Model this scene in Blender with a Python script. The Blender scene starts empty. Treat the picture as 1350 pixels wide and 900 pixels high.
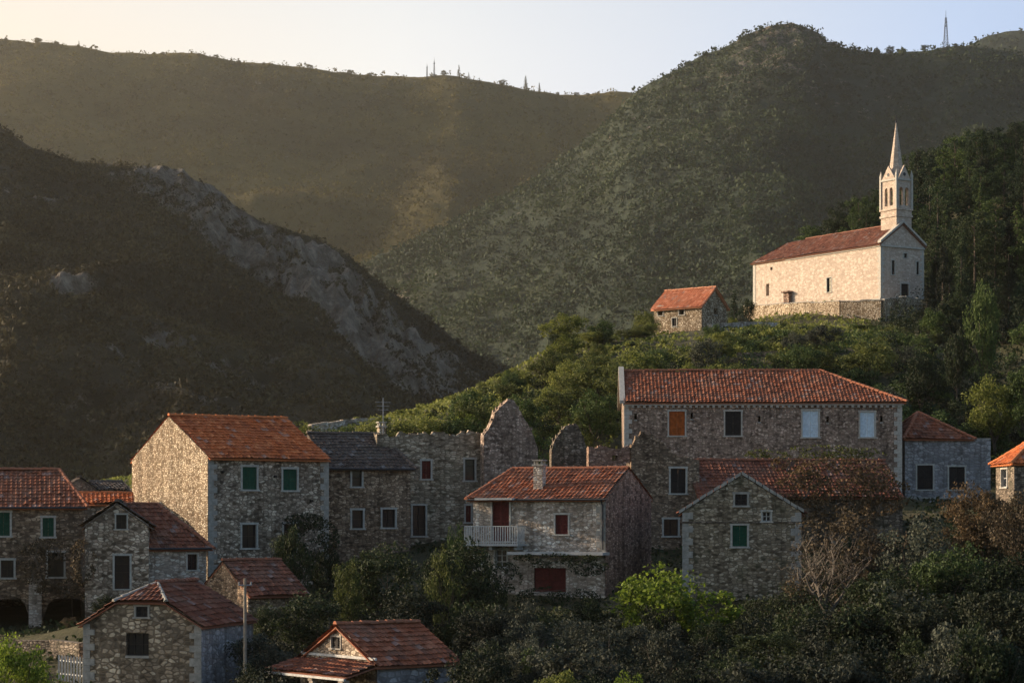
import bpy, bmesh, math, random
import numpy as np
from mathutils import Vector, Matrix

random.seed(7)
RNG = np.random.default_rng(11)
SC = bpy.context.scene
COL = SC.collection
F, CX, HY = 3000.0, 675.0, 680.0          # focal length in photo pixels, principal column, horizon row

def P(px, py, d):
    return Vector(((px-CX)/F*d, d, (HY-py)/F*d))
def ZP(py, d): return (HY-py)/F*d
def XP(px, d): return (px-CX)/F*d

# ------------------------------------------------------------------ noise
def _hash(ix, iy, s=0):
    h = (ix.astype(np.int64)*374761393 + iy.astype(np.int64)*668265263 + s*1442695041) & 0xffffffff
    h = ((h ^ (h >> 13))*1274126177) & 0xffffffff
    return ((h ^ (h >> 16)) & 0xffff)/65535.0
def vnoise(x, y, s=0):
    x = np.asarray(x, float); y = np.asarray(y, float)
    ix = np.floor(x); iy = np.floor(y); fx = x-ix; fy = y-iy
    fx = fx*fx*(3-2*fx); fy = fy*fy*(3-2*fy)
    a = _hash(ix, iy, s); b = _hash(ix+1, iy, s); c = _hash(ix, iy+1, s); d = _hash(ix+1, iy+1, s)
    return (a*(1-fx)+b*fx)*(1-fy)+(c*(1-fx)+d*fx)*fy
def fbm(x, y, o=5, s=0):
    t = 0; a = .5
    for i in range(o):
        t = t+a*(vnoise(x, y, s+i)-.5); x = np.asarray(x)*2.03; y = np.asarray(y)*2.03; a *= .5
    return t*2          # about -1..1
def ridged(x, y, o=4, s=0):
    t = 0; a = .5
    for i in range(o):
        t = t+a*(1-2*np.abs(vnoise(x, y, s+i)-.5)*2); x = np.asarray(x)*2.1; y = np.asarray(y)*2.1; a *= .5
    return t

# ------------------------------------------------------------------ mesh helpers
def obj(name, verts, faces, mat, parent=None, uv=None, smooth=False):
    me = bpy.data.meshes.new(name)
    me.from_pydata([tuple(v) for v in verts], [], faces)
    if mat: me.materials.append(mat)
    if smooth: me.polygons.foreach_set('use_smooth', [True]*len(me.polygons))
    me.update()
    o = bpy.data.objects.new(name, me); COL.objects.link(o)
    if parent: o.parent = parent
    return o
def quads_mesh(name, V, mat=None):
    """V: (n,4,3) array -> mesh of n separate quads"""
    n = len(V); me = bpy.data.meshes.new(name)
    me.vertices.add(n*4); me.vertices.foreach_set('co', V.reshape(-1).astype(np.float32))
    me.loops.add(n*4); me.loops.foreach_set('vertex_index', np.arange(n*4, dtype=np.int32))
    me.polygons.add(n); me.polygons.foreach_set('loop_start', np.arange(0, n*4, 4, dtype=np.int32))
    me.polygons.foreach_set('loop_total', np.full(n, 4, dtype=np.int32))
    if mat: me.materials.append(mat)
    me.update(calc_edges=True)
    return me
def grid_mesh(name, X, Y, Z, mat, attr=None, smooth=None):
    if smooth is None: smooth = name != 'hill'
    r, c = X.shape; me = bpy.data.meshes.new(name)
    co = np.stack([X, Y, Z], -1).reshape(-1).astype(np.float32)
    i = np.arange(r*c).reshape(r, c)
    q = np.stack([i[:-1, :-1], i[:-1, 1:], i[1:, 1:], i[1:, :-1]], -1).reshape(-1, 4)
    n = len(q)
    me.vertices.add(r*c); me.vertices.foreach_set('co', co)
    me.loops.add(n*4); me.loops.foreach_set('vertex_index', q.reshape(-1).astype(np.int32))
    me.polygons.add(n); me.polygons.foreach_set('loop_start', np.arange(0, n*4, 4, dtype=np.int32))
    me.polygons.foreach_set('loop_total', np.full(n, 4, dtype=np.int32))
    me.polygons.foreach_set('use_smooth', np.full(n, smooth))
    me.materials.append(mat); me.update(calc_edges=True)
    if attr is not None:
        a = me.attributes.new('rock', 'FLOAT', 'POINT'); a.data.foreach_set('value', attr.reshape(-1).astype(np.float32))
    return me
def link(me, name, parent=None):
    o = bpy.data.objects.new(name, me); COL.objects.link(o)
    if parent: o.parent = parent
    return o
def tag(o, label=None, cat=None, group=None, kind=None):
    if label: o['label'] = label
    if cat: o['category'] = cat
    if group: o['group'] = group
    if kind: o['kind'] = kind
    return o
def empty(name, loc, rz=0):
    o = bpy.data.objects.new(name, None); COL.objects.link(o)
    o.location = loc; o.rotation_euler = (0, 0, rz); o.empty_display_size = .3
    return o

class MB:
    def __init__(s): s.v = []; s.f = []
    def quad(s, a, b, c, d):
        i = len(s.v); s.v += [a, b, c, d]; s.f.append((i, i+1, i+2, i+3))
    def poly(s, pts):
        i = len(s.v); s.v += list(pts); s.f.append(tuple(range(i, i+len(pts))))
    def hexa(s, p):                       # p: 8 points, bottom 4 ccw then top 4
        i = len(s.v); s.v += [Vector(q) for q in p]
        for f in ((3,2,1,0),(4,5,6,7),(0,1,5,4),(1,2,6,5),(2,3,7,6),(3,0,4,7)):
            s.f.append(tuple(i+k for k in f))
    def box(s, x0, x1, y0, y1, z0, z1):
        s.hexa([(x0,y0,z0),(x1,y0,z0),(x1,y1,z0),(x0,y1,z0),(x0,y0,z1),(x1,y0,z1),(x1,y1,z1),(x0,y1,z1)])
    def fbox(s, fr, u0, u1, z0, z1, w0, w1):
        """box on a face frame; w outward positive"""
        pt = lambda u, z, w: fr.pt(u, z, w)
        s.hexa([pt(u0,z0,w1),pt(u1,z0,w1),pt(u1,z0,w0),pt(u0,z0,w0),pt(u0,z1,w1),pt(u1,z1,w1),pt(u1,z1,w0),pt(u0,z1,w0)])
    def tube(s, pts, rad, n=6):
        pts = [Vector(p) for p in pts]
        if not hasattr(rad, '__len__'): rad = [rad]*len(pts)
        rings = []
        for k, p in enumerate(pts):
            d = (pts[min(k+1, len(pts)-1)]-pts[max(k-1, 0)]).normalized()
            a = d.orthogonal().normalized(); b = d.cross(a)
            i = len(s.v)
            for j in range(n):
                t = 2*math.pi*j/n; s.v.append(p+(a*math.cos(t)+b*math.sin(t))*rad[k])
            rings.append(i)
        for k in range(len(rings)-1):
            for j in range(n):
                a0 = rings[k]; b0 = rings[k+1]; j2 = (j+1) % n
                s.f.append((a0+j, a0+j2, b0+j2, b0+j))
        s.f.append(tuple(rings[-1]+j for j in range(n))); s.f.append(tuple(rings[0]+j for j in reversed(range(n))))
    def build(s, name, mat, parent=None, smooth=False):
        return obj(name, s.v, s.f, mat, parent, smooth=smooth)

# ------------------------------------------------------------------ materials
def newmat(name):
    m = bpy.data.materials.new(name); m.use_nodes = True
    nt = m.node_tree; nt.nodes.clear()
    out = nt.nodes.new('ShaderNodeOutputMaterial'); b = nt.nodes.new('ShaderNodeBsdfPrincipled')
    b.inputs['Roughness'].default_value = .9; b.inputs['Specular IOR Level'].default_value = .2
    nt.links.new(b.outputs[0], out.inputs[0])
    return m, nt, b, out
def N(nt, t, **kw):
    n = nt.nodes.new(t)
    for k, v in kw.items():
        if hasattr(n, k) and k not in n.inputs: setattr(n, k, v)
        else: n.inputs[k].default_value = v
    return n
def ramp(nt, fac, stops, interp='LINEAR'):
    r = nt.nodes.new('ShaderNodeValToRGB'); r.color_ramp.interpolation = interp
    e = r.color_ramp.elements
    while len(e) > 1: e.remove(e[-1])
    e[0].position = stops[0][0]; e[0].color = (*stops[0][1], 1)
    for p, c in stops[1:]:
        x = e.new(p); x.color = (*c, 1)
    nt.links.new(fac, r.inputs[0]); return r.outputs[0]
def mixc(nt, f, a, b, mode='MIX'):
    m = nt.nodes.new('ShaderNodeMix'); m.data_type = 'RGBA'; m.blend_type = mode
    for s, v in ((m.inputs[0], f), (m.inputs[6], a), (m.inputs[7], b)):
        if isinstance(v, (int, float)): s.default_value = v
        elif isinstance(v, tuple): s.default_value = (*v, 1)
        else: nt.links.new(v, s)
    return m.outputs[2]
def math_(nt, op, a, b=None, c=None):
    m = nt.nodes.new('ShaderNodeMath'); m.operation = op
    for s, v in zip(m.inputs, (a, b, c)):
        if v is None: continue
        if isinstance(v, (int, float)): s.default_value = v
        else: nt.links.new(v, s)
    return m.outputs[0]
def coords(nt, rnd=True):
    tc = nt.nodes.new('ShaderNodeTexCoord')
    if not rnd: return tc.outputs['Object']
    oi = nt.nodes.new('ShaderNodeObjectInfo'); a = nt.nodes.new('ShaderNodeVectorMath'); a.operation = 'ADD'
    s = nt.nodes.new('ShaderNodeMath'); s.operation = 'MULTIPLY'; s.inputs[1].default_value = 57.0
    nt.links.new(oi.outputs['Random'], s.inputs[0]); nt.links.new(tc.outputs['Object'], a.inputs[0]); nt.links.new(s.outputs[0], a.inputs[1])
    return a.outputs[0]
def scaled(nt, vec, sx, sy, sz):
    m = nt.nodes.new('ShaderNodeMapping'); m.inputs['Scale'].default_value = (sx, sy, sz); nt.links.new(vec, m.inputs[0]); return m.outputs[0]
def noise(nt, vec, scale, detail=4, rough=.6):
    n = nt.nodes.new('ShaderNodeTexNoise'); n.inputs['Scale'].default_value = scale; n.inputs['Detail'].default_value = detail
    n.inputs['Roughness'].default_value = rough; nt.links.new(vec, n.inputs['Vector']); return n.outputs[0]

def stone(name, dark, mid, light, mortar, streak=.8, size=(.42, .42, .2), stain=(.05, .045, .04), stain_amt=.5, bump=.6, mortar_w=.06, moss=0.0):
    m, nt, b, out = newmat(name)
    v = coords(nt)
    warp = N(nt, 'ShaderNodeTexNoise', Scale=3.0, Detail=2.0); nt.links.new(v, warp.inputs['Vector'])
    wv = N(nt, 'ShaderNodeVectorMath', operation='MULTIPLY_ADD'); nt.links.new(warp.outputs['Color'], wv.inputs[0])
    wv.inputs[1].default_value = (.16, .16, .1); nt.links.new(v, wv.inputs[2])
    size = tuple(q*.76 for q in size)
    sv = scaled(nt, wv.outputs[0], 1/size[0], 1/size[1], 1/size[2])
    vo = N(nt, 'ShaderNodeTexVoronoi', Randomness=.85); vo.inputs['Scale'].default_value = 1; nt.links.new(sv, vo.inputs['Vector'])
    ve = N(nt, 'ShaderNodeTexVoronoi', feature='DISTANCE_TO_EDGE', Randomness=.85); ve.inputs['Scale'].default_value = 1; nt.links.new(sv, ve.inputs['Vector'])
    sep = nt.nodes.new('ShaderNodeSeparateColor'); nt.links.new(vo.outputs['Color'], sep.inputs[0])
    base = ramp(nt, sep.outputs[0], [(.1, dark), (.38, mid), (.62, mid), (.86, light)])
    fine = noise(nt, v, 9, 5, .7)
    base = mixc(nt, .55 if streak > .5 else .3, base, ramp(nt, fine, [(.3, (.35,.35,.35)), (.62, (1.1,1.1,1.1))]), 'MULTIPLY')
    edge = ramp(nt, ve.outputs[0], [(0, (1,1,1)), (mortar_w, (1,1,1)), (mortar_w*2.2, (0,0,0))])
    c = mixc(nt, edge, base, tuple(q*(.9 if streak < .5 else .7) for q in mortar))
    big = noise(nt, v, .55, 5, .65)
    sf = math_(nt, 'MULTIPLY', ramp(nt, big, [(.40, (0,0,0)), (.66, (1,1,1))]), stain_amt)
    c = mixc(nt, sf, c, stain)
    st = noise(nt, scaled(nt, v, 1.6, 1.6, .16), 1.0, 4, .6)
    c = mixc(nt, streak, c, ramp(nt, st, [(.36, (.5,.48,.46)), (.56, (1,1,1))]), 'MULTIPLY')
    if moss:
        c = mixc(nt, math_(nt, 'MULTIPLY', ramp(nt, noise(nt, v, .9, 5, .7), [(.52, (0,0,0)), (.64, (1,1,1))]), moss), c, (.05,.06,.03))
    nt.links.new(c, b.inputs['Base Color'])
    h = math_(nt, 'ADD', math_(nt, 'MINIMUM', ve.outputs[0], .22), math_(nt, 'MULTIPLY', fine, .15))
    h = math_(nt, 'ADD', h, math_(nt, 'MULTIPLY', sep.outputs[1], .12))
    bp = N(nt, 'ShaderNodeBump', Strength=bump, Distance=.16); nt.links.new(h, bp.inputs['Height']); nt.links.new(bp.outputs[0], b.inputs['Normal'])
    return m
def tiles(name, c1, c2, c3, lichen=(.16,.14,.11), amt=.4):
    m, nt, b, out = newmat(name)
    uv = nt.nodes.new('ShaderNodeUVMap')
    fl = N(nt, 'ShaderNodeVectorMath', operation='FLOOR'); nt.links.new(uv.outputs[0], fl.inputs[0])
    wn = nt.nodes.new('ShaderNodeTexWhiteNoise'); wn.noise_dimensions = '2D'; nt.links.new(fl.outputs[0], wn.inputs['Vector'])
    c = ramp(nt, wn.outputs[0], [(0, c1), (.3, c2), (.7, c2), (.93, c3), (.95, tuple(.5*q+.1 for q in c3)), (1, tuple(.5*q+.12 for q in c3))])
    v = coords(nt)
    big = ramp(nt, noise(nt, v, .7, 6, .7), [(.45, (0,0,0)), (.68, (1,1,1))])
    c = mixc(nt, math_(nt, 'MULTIPLY', big, amt), c, lichen)
    f = noise(nt, v, 7, 4, .7)
    c = mixc(nt, .5, c, ramp(nt, f, [(.3, (.4,.4,.4)), (.65, (1.0,1.0,1.0))]), 'MULTIPLY')
    nt.links.new(c, b.inputs['Base Color'])
    bp = N(nt, 'ShaderNodeBump', Strength=.3, Distance=.03); nt.links.new(f, bp.inputs['Height']); nt.links.new(bp.outputs[0], b.inputs['Normal'])
    return m
def plain(name, c, var=.35, rough=.8, scale=6, metal=0):
    m, nt, b, out = newmat(name)
    v = coords(nt); f = noise(nt, v, scale, 5, .7)
    nt.links.new(mixc(nt, 1.0, c, ramp(nt, f, [(.3, (1-var,)*3), (.7, (1+var*.2,)*3)]), 'MULTIPLY'), b.inputs['Base Color'])
    b.inputs['Roughness'].default_value = rough; b.inputs['Metallic'].default_value = metal
    return m
def leafmat(name, dark, mid, light, trans=.25, big=0):
    m, nt, b, out = newmat(name)
    g = nt.nodes.new('ShaderNodeNewGeometry'); oi = nt.nodes.new('ShaderNodeObjectInfo')
    tc = nt.nodes.new('ShaderNodeTexCoord')
    n = noise(nt, tc.outputs['Object'], .9, 3, .6)
    f = math_(nt, 'ADD', math_(nt, 'MULTIPLY', g.outputs['Random Per Island'], .5), math_(nt, 'MULTIPLY', n, .5))
    f = math_(nt, 'ADD', f, math_(nt, 'MULTIPLY', math_(nt, 'SUBTRACT', noise(nt, tc.outputs['Object'], big, 5, .65) if big else oi.outputs['Random'], .5), 1.5 if big else .35))
    c = ramp(nt, f, [(.2, dark), (.5, mid), (.82, light)])
    nt.links.new(c, b.inputs['Base Color']); b.inputs['Roughness'].default_value = .75
    t = nt.nodes.new('ShaderNodeBsdfTranslucent'); nt.links.new(c, t.inputs[0])
    mx = nt.nodes.new('ShaderNodeMixShader'); mx.inputs[0].default_value = trans
    nt.links.new(b.outputs[0], mx.inputs[1]); nt.links.new(t.outputs[0], mx.inputs[2]); nt.links.new(mx.outputs[0], out.inputs[0])
    return m

M = {}
M['rubble'] = stone('rubble_grey', (0.126,0.094,0.065), (0.503,0.398,0.299), (0.850,0.721,0.559), (0.297,0.228,0.164), size=(.36,.36,.19), stain_amt=.4)
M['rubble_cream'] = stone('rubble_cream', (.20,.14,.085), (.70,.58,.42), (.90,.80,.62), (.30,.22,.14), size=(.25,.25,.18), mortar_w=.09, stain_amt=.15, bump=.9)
M['rubble_brown'] = stone('rubble_brown', (0.098,0.063,0.041), (0.343,0.239,0.156), (0.595,0.446,0.312), (0.217,0.154,0.104), size=(.34,.34,.17), stain_amt=.4)
M['rubble_pale'] = stone('rubble_pale', (0.252,0.202,0.154), (0.618,0.520,0.431), (0.850,0.796,0.698), (0.480,0.403,0.328), size=(.36,.36,.18), stain_amt=.35, stain=(.16,.15,.13))
M['rubble_dark'] = stone('rubble_dark', (0.080,0.063,0.047), (0.252,0.202,0.151), (0.458,0.371,0.284), (0.160,0.128,0.095), size=(.34,.34,.18), stain_amt=.45, moss=.4)
M['rubble_green'] = stone('rubble_mossy', (0.114,0.090,0.058), (0.366,0.297,0.204), (0.641,0.541,0.399), (0.252,0.202,0.141), size=(.34,.34,.18), stain_amt=.35, moss=.4)
M['rubble_red'] = stone('rubble_reddish', (0.137,0.085,0.062), (0.389,0.255,0.189), (0.595,0.424,0.321), (0.275,0.181,0.138), size=(.36,.36,.18), stain_amt=.35)
M['plaster_and_shade'] = stone('rendered_and_shaded_rubble', (.19,.18,.18), (.34,.33,.335), (.48,.47,.47), (.30,.29,.29), stain_amt=.4, bump=.8, stain=(.25,.25,.26), size=(.5,.5,.3))  # also skins two side walls, their bluish shade put into the grey
M['rubble_ruin'] = stone('rubble_ruin', (0.149,0.116,0.078), (0.458,0.376,0.272), (0.709,0.605,0.457), (0.320,0.260,0.185), size=(.42,.42,.17), stain_amt=.35, moss=.35)
M['rubble_manor'] = stone('rubble_manor', (0.126,0.087,0.067), (0.412,0.302,0.234), (0.686,0.530,0.420), (0.309,0.234,0.181), size=(.3,.3,.2), stain_amt=.45, stain=(.10,.075,.06))
M['rubble_warm'] = stone('rubble_warm', (0.137,0.101,0.067), (0.480,0.371,0.258), (0.778,0.636,0.458), (0.286,0.217,0.148), size=(.42,.42,.24), stain_amt=.4, mortar_w=.08)
M['ashlar'] = stone('church_ashlar', (.40,.325,.265), (.49,.405,.335), (.58,.49,.41), (.38,.31,.25), streak=.2, size=(.55,.55,.3), stain_amt=.18, bump=.3, stain=(.40,.33,.26), mortar_w=.03)
M['trim'] = plain('pale_limestone', (.46,.44,.39), .4)
M['coping'] = plain('weathered_coping', (.36,.34,.30), .45, scale=4)
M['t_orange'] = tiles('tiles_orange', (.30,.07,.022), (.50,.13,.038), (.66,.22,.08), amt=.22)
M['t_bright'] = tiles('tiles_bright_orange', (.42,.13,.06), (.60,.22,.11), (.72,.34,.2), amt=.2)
M['t_red'] = tiles('tiles_red', (.13,.045,.026), (.27,.086,.042), (.40,.155,.085), amt=.42)
M['t_dred'] = tiles('tiles_dark_red', (.10,.037,.024), (.20,.066,.037), (.31,.12,.07), amt=.42)
M['t_brown'] = tiles('tiles_brown', (.055,.04,.034), (.095,.07,.058), (.15,.12,.10), amt=.5, lichen=(.11,.10,.085))
M['t_church'] = tiles('tiles_church', (.13,.05,.034), (.22,.085,.055), (.32,.15,.10), amt=.3)
M['green'] = plain('green_shutter_paint', (.012,.075,.045), .4)
M['redwood'] = plain('dark_red_paint', (.11,.022,.018), .5)
M['orangewood'] = plain('orange_boards', (.38,.10,.02), .6, scale=4)
M['bluewood'] = plain('pale_blue_paint', (.66,.78,.86), .3)
M['darkwood'] = plain('dark_wood', (.03,.026,.024), .5)
M['white'] = plain('white_paint', (.52,.52,.50), .45)
M['metal'] = plain('galvanised_metal', (.35,.36,.38), .3, .5, metal=.6)
M['iron'] = plain('dark_iron', (.05,.05,.055), .3, .6)
M['wood'] = plain('grey_wood', (.28,.24,.19), .4)
M['bark'] = plain('bark', (.09,.07,.055), .5)
M['barkpale'] = plain('pale_bark', (.13,.11,.09), .4)
M['concrete'] = plain('concrete', (.42,.42,.41), .35, scale=3)
gm, gnt, gb, _ = newmat('window_glass'); gb.inputs['Base Color'].default_value = (.012,.014,.018,1); gb.inputs['Roughness'].default_value = .12; gb.inputs['Specular IOR Level'].default_value = .5
M['glass'] = gm
L = {}
L['dark'] = leafmat('leaves_dark', (.010,.016,.008), (.022,.034,.014), (.045,.062,.022))
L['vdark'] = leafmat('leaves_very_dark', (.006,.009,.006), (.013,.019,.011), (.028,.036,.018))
L['grey'] = leafmat('leaves_grey', (.025,.03,.022), (.05,.058,.042), (.09,.10,.07))
L['olive'] = leafmat('leaves_olive', (.035,.045,.012), (.085,.10,.025), (.15,.165,.045))
L['bright'] = leafmat('leaves_bright', (.07,.105,.015), (.17,.23,.028), (.29,.36,.055), .38)
L['mid'] = leafmat('leaves_mid', (.022,.038,.012), (.05,.08,.022), (.10,.14,.04))
L['pine'] = leafmat('needles_pine', (.010,.020,.010), (.024,.042,.018), (.05,.075,.026))
L['yellow'] = leafmat('leaves_yellow_green', (.07,.085,.018), (.14,.16,.035), (.24,.25,.07), .35)
L['rust'] = leafmat('leaves_rust', (.035,.024,.014), (.085,.058,.03), (.15,.10,.05))
L['brown'] = leafmat('leaves_brown', (.03,.024,.016), (.065,.05,.032), (.12,.09,.05))
L['scrub'] = leafmat('scrub_far', (.03,.027,.004), (.075,.064,.009), (.14,.115,.018), .25, .006)
L['scrubdark'] = leafmat('scrub_dark', (.02,.017,.008), (.048,.04,.018), (.09,.075,.034), .2, .02)
L['forest'] = leafmat('forest_far', (.009,.019,.011), (.021,.038,.018), (.042,.064,.022), .25, .008)

def terrain_mat(name, stops, rocks=None, scale=.05, use_attr=False):
    m, nt, b, out = newmat(name)
    v = coords(nt, False)
    c = ramp(nt, noise(nt, v, scale, 8, .65), stops)
    c = mixc(nt, .5, c, ramp(nt, noise(nt, v, scale*9, 6, .75), [(.3, (.35,.35,.35)), (.7, (1.1,1.1,1.1))]), 'MULTIPLY')
    if use_attr:
        a = nt.nodes.new('ShaderNodeAttribute'); a.attribute_name = 'rock'
        rn = noise(nt, v, .09, 8, .75)
        f = math_(nt, 'ADD', a.outputs['Fac'], math_(nt, 'MULTIPLY', math_(nt, 'SUBTRACT', rn, .5), 2.6))
        f = ramp(nt, f, [(.42, (0,0,0)), (.6, (1,1,1))])
        rc = ramp(nt, noise(nt, scaled(nt, v, 1, 1, .45), .22, 9, .8), [(.35, rocks[0]), (.5, rocks[1]), (.68, rocks[2])])
        c = mixc(nt, f, c, rc)
    nt.links.new(c, b.inputs['Base Color'])
    bp = N(nt, 'ShaderNodeBump', Strength=.8, Distance=2.0/max(scale*20, .2)); nt.links.new(noise(nt, v, scale*5, 8, .75), bp.inputs['Height']); nt.links.new(bp.outputs[0], b.inputs['Normal'])
    return m
M['ground'] = terrain_mat('hillside_earth', [(.3, (.035,.032,.018)), (.5, (.07,.068,.03)), (.7, (.14,.125,.08))], scale=.12)
ROCK = ((.045,.037,.028), (.145,.122,.095), (.34,.29,.225))
M['mtA'] = terrain_mat('mountain_scrub', [(.3, (.04,.034,.006)), (.5, (.08,.066,.011)), (.7, (.14,.105,.02))], ROCK, .006, True)
M['mtB'] = terrain_mat('mountain_forest', [(.3, (.014,.027,.017)), (.5, (.023,.038,.022)), (.7, (.044,.055,.026))], ROCK, .008, True)
M['mtH'] = terrain_mat('dark_hill_scrub', [(.3, (.018,.015,.006)), (.5, (.036,.029,.012)), (.7, (.07,.055,.025))], ROCK, .02, True)

# ------------------------------------------------------------------ near ground
GP = []
def g(px, py, d): GP.append(tuple(P(px, py, d)))
def gz(x, y, z): GP.append((x, y, z))
gz(0, 0, -1.8); gz(-60, 0, -1.8); gz(60, 0, -1.8); gz(0, -60, 6)
for x in (-60, 0, 60): gz(x, 25, -6.5); gz(x, 55, -11)
for px in (-300, 0, 350, 700, 1000, 1350, 1700):
    g(px, 1000, 82)
for px in (-200, 40, 215): g(px, 905, 104)
for px in (420, 540): g(px, 918, 100)
for px in (700, 900, 1100, 1350, 1600): g(px, 915, 98)
g(700, 850, 116); g(850, 835, 116); g(600, 850, 116); g(1000, 840, 116); g(1200, 800, 118); g(1400, 780, 118); g(380, 850, 114)
g(-200, 842, 122); g(0, 842, 122); g(100, 842, 122); g(150, 800, 120); g(300, 820, 117); g(380, 812, 120); g(230, 790, 122)
g(-200, 790, 136); g(0, 780, 136); g(150, 770, 136)
g(300, 790, 129); g(430, 780, 133); g(490, 745, 136); g(560, 730, 139); g(620, 725, 140); g(680, 790, 126); g(800, 790, 124); g(740, 700, 138)
g(870, 745, 138); g(980, 800, 121); g(1100, 745, 132); g(1180, 730, 138); g(1250, 684, 148); g(1250, 668, 162); g(1340, 660, 138); g(1500, 640, 140)
g(850, 660, 158); g(1000, 655, 158); g(1180, 655, 158); g(1300, 668, 156)
g(-200, 680, 170); g(0, 680, 170); g(120, 655, 172); g(250, 650, 170); g(400, 620, 170); g(500, 605, 170); g(600, 605, 165); g(740, 610, 165)
g(-100, 680, 200); g(100, 650, 200); g(300, 610, 200); g(430, 566, 200); g(520, 552, 205); g(600, 525, 215); g(680, 490, 228); g(740, 452, 240); g(800, 445, 240)
g(640, 560, 185); g(740, 530, 190); g(840, 540, 185); g(950, 545, 185); g(1100, 545, 185); g(1220, 595, 190); g(1330, 605, 185); g(1290, 655, 168)
g(860, 448, 238); g(940, 432, 244); g(900, 480, 215); g(1050, 480, 215); g(1180, 470, 220)
g(985, 428, 266); g(1080, 430, 254); g(1165, 430, 252); g(1230, 425, 256)
for q in ((1165, 396, 264), (1215, 398, 267), (1090, 401, 272), (1020, 408, 280), (1150, 408, 285), (1070, 412, 288)): g(*q)
g(940, 440, 275); g(900, 470, 290); g(1080, 385, 305); g(1200, 300, 320); g(1280, 255, 335); g(1350, 245, 350); g(1500, 220, 360); g(1700, 200, 380)
g(1250, 420, 270); g(1350, 385, 275); g(1500, 360, 275); g(1250, 500, 220); g(1350, 465, 220); g(1500, 440, 220); g(1400, 590, 180); g(1600, 540, 180)
for px, d, z in ((-200, 260, -12), (0, 260, -12), (200, 260, -10), (420, 260, -8), (560, 280, -8), (700, 300, -6), (850, 330, -6), (1000, 350, 5), (1100, 380, 20), (1250, 420, 30), (1500, 450, 35),
                 (-200, 400, -35), (200, 400, -35), (600, 420, -35), (900, 460, -35), (1200, 560, -20), (1600, 600, -20), (0, 600, -35), (1000, 700, -35)):
    gz(XP(px, d), d, z)
GPA = np.array(GP)
def _rbf(dx, dy): return np.sqrt(dx*dx+dy*dy+9.0)
_n = len(GPA)
_A = _rbf(GPA[:, None, 0]-GPA[None, :, 0], GPA[:, None, 1]-GPA[None, :, 1])
_A[np.arange(_n), np.arange(_n)] += -1.2      # slight smoothing for the conditionally negative kernel
_B = np.zeros((_n+1, _n+1)); _B[:_n, :_n] = _A; _B[:_n, _n] = 1; _B[_n, :_n] = 1
_W = np.linalg.solve(_B, np.append(GPA[:, 2], 0))
def ground(x, y, rough=True):
    x = np.atleast_1d(np.asarray(x, float)); y = np.atleast_1d(np.asarray(y, float))
    sh = x.shape; xf = x.ravel(); yf = y.ravel(); z = np.full(xf.shape, _W[_n])
    for i in range(_n): z = z+_W[i]*_rbf(xf-GPA[i, 0], yf-GPA[i, 1])
    far = np.clip((np.hypot(xf, yf-180)-480)/250, 0, 1); far = far*far*(3-2*far)
    z = z*(1-far)-36*far
    if rough: z = z+fbm(xf/9, yf/9, 4, 3)*.45
    return z.reshape(sh)
def gh(x, y): return float(ground(x, y)[0])

def axis(lo, hi, fine_lo, fine_hi, st, n):
    a = np.linspace(lo, fine_lo, n, endpoint=False); b = np.arange(fine_lo, fine_hi, st); c = np.linspace(fine_hi, hi, n)
    return np.concatenate([a, b, c])
gx, gy = np.meshgrid(axis(-2300, 2300, -110, 150, 1.3, 60), axis(-300, 3300, 0, 420, 1.3, 60))
tag(link(grid_mesh('ground', gx, gy, ground(gx, gy), M['ground']), 'ground'), kind='structure')

# ------------------------------------------------------------------ mountains
class Mountain:
    def __init__(s, name, sky, dr, db, pxr, nx, nv, amp, mat, seed, rockfn, back=.35):
        s.sx = np.array([p[0] for p in sky], float); s.sy = np.array([p[1] for p in sky], float)
        s.dr, s.db, s.amp, s.seed, s.rockfn = dr, db, amp, seed, rockfn
        px = np.linspace(pxr[0], pxr[1], nx); v = np.concatenate([np.linspace(0, 1, nv), 1+np.linspace(.01, back, nv//4)])
        PX, V = np.meshgrid(px, v)
        X, Y, Z, R = s.at(PX, V)
        s.o = tag(link(grid_mesh(name, X, Y, Z, mat, R), name), kind='structure')
    def at(s, px, v):
        dr = s.dr(px) if callable(s.dr) else s.dr+0*px
        db = s.db(px) if callable(s.db) else s.db+0*px
        zr = (HY-np.interp(px, s.sx, s.sy))/F*dr
        vv = np.clip(v, 0, 1)
        d = db+(dr-db)*v
        z = -38+(zr+38)*vv**1.12
        over = np.clip(v-1, 0, 9); z = z-over*(dr-db)*.75
        x = (px-CX)/F*d
        sc = s.amp*5
        w = np.sin(np.pi*np.clip(vv, 0, 1))**.7*np.clip((1.0-v)*6, 0, 1)
        w = np.where(v > 1, 0, w)
        z = z+(fbm(x/sc, d/sc/1.6, 6, s.seed)*1.0+ridged(x/sc*.8+3, d/sc*.35, 4, s.seed+20)*.7-.35)*s.amp*w
        z = z+fbm(x/(s.amp*.9), d/(s.amp*.9), 4, s.seed+9)*s.amp*.10
        R = s.rockfn(px, v, x, d) if s.rockfn else 0*px
        if s.rockfn:
            z = z+np.clip(R, 0, 1)*(ridged(x/16, d/30, 5, s.seed+5)-.5)*(13 if s.amp < 20 else 14)*np.clip((1.02-v)*20, 0, 1)
        return x, d, z, R

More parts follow.
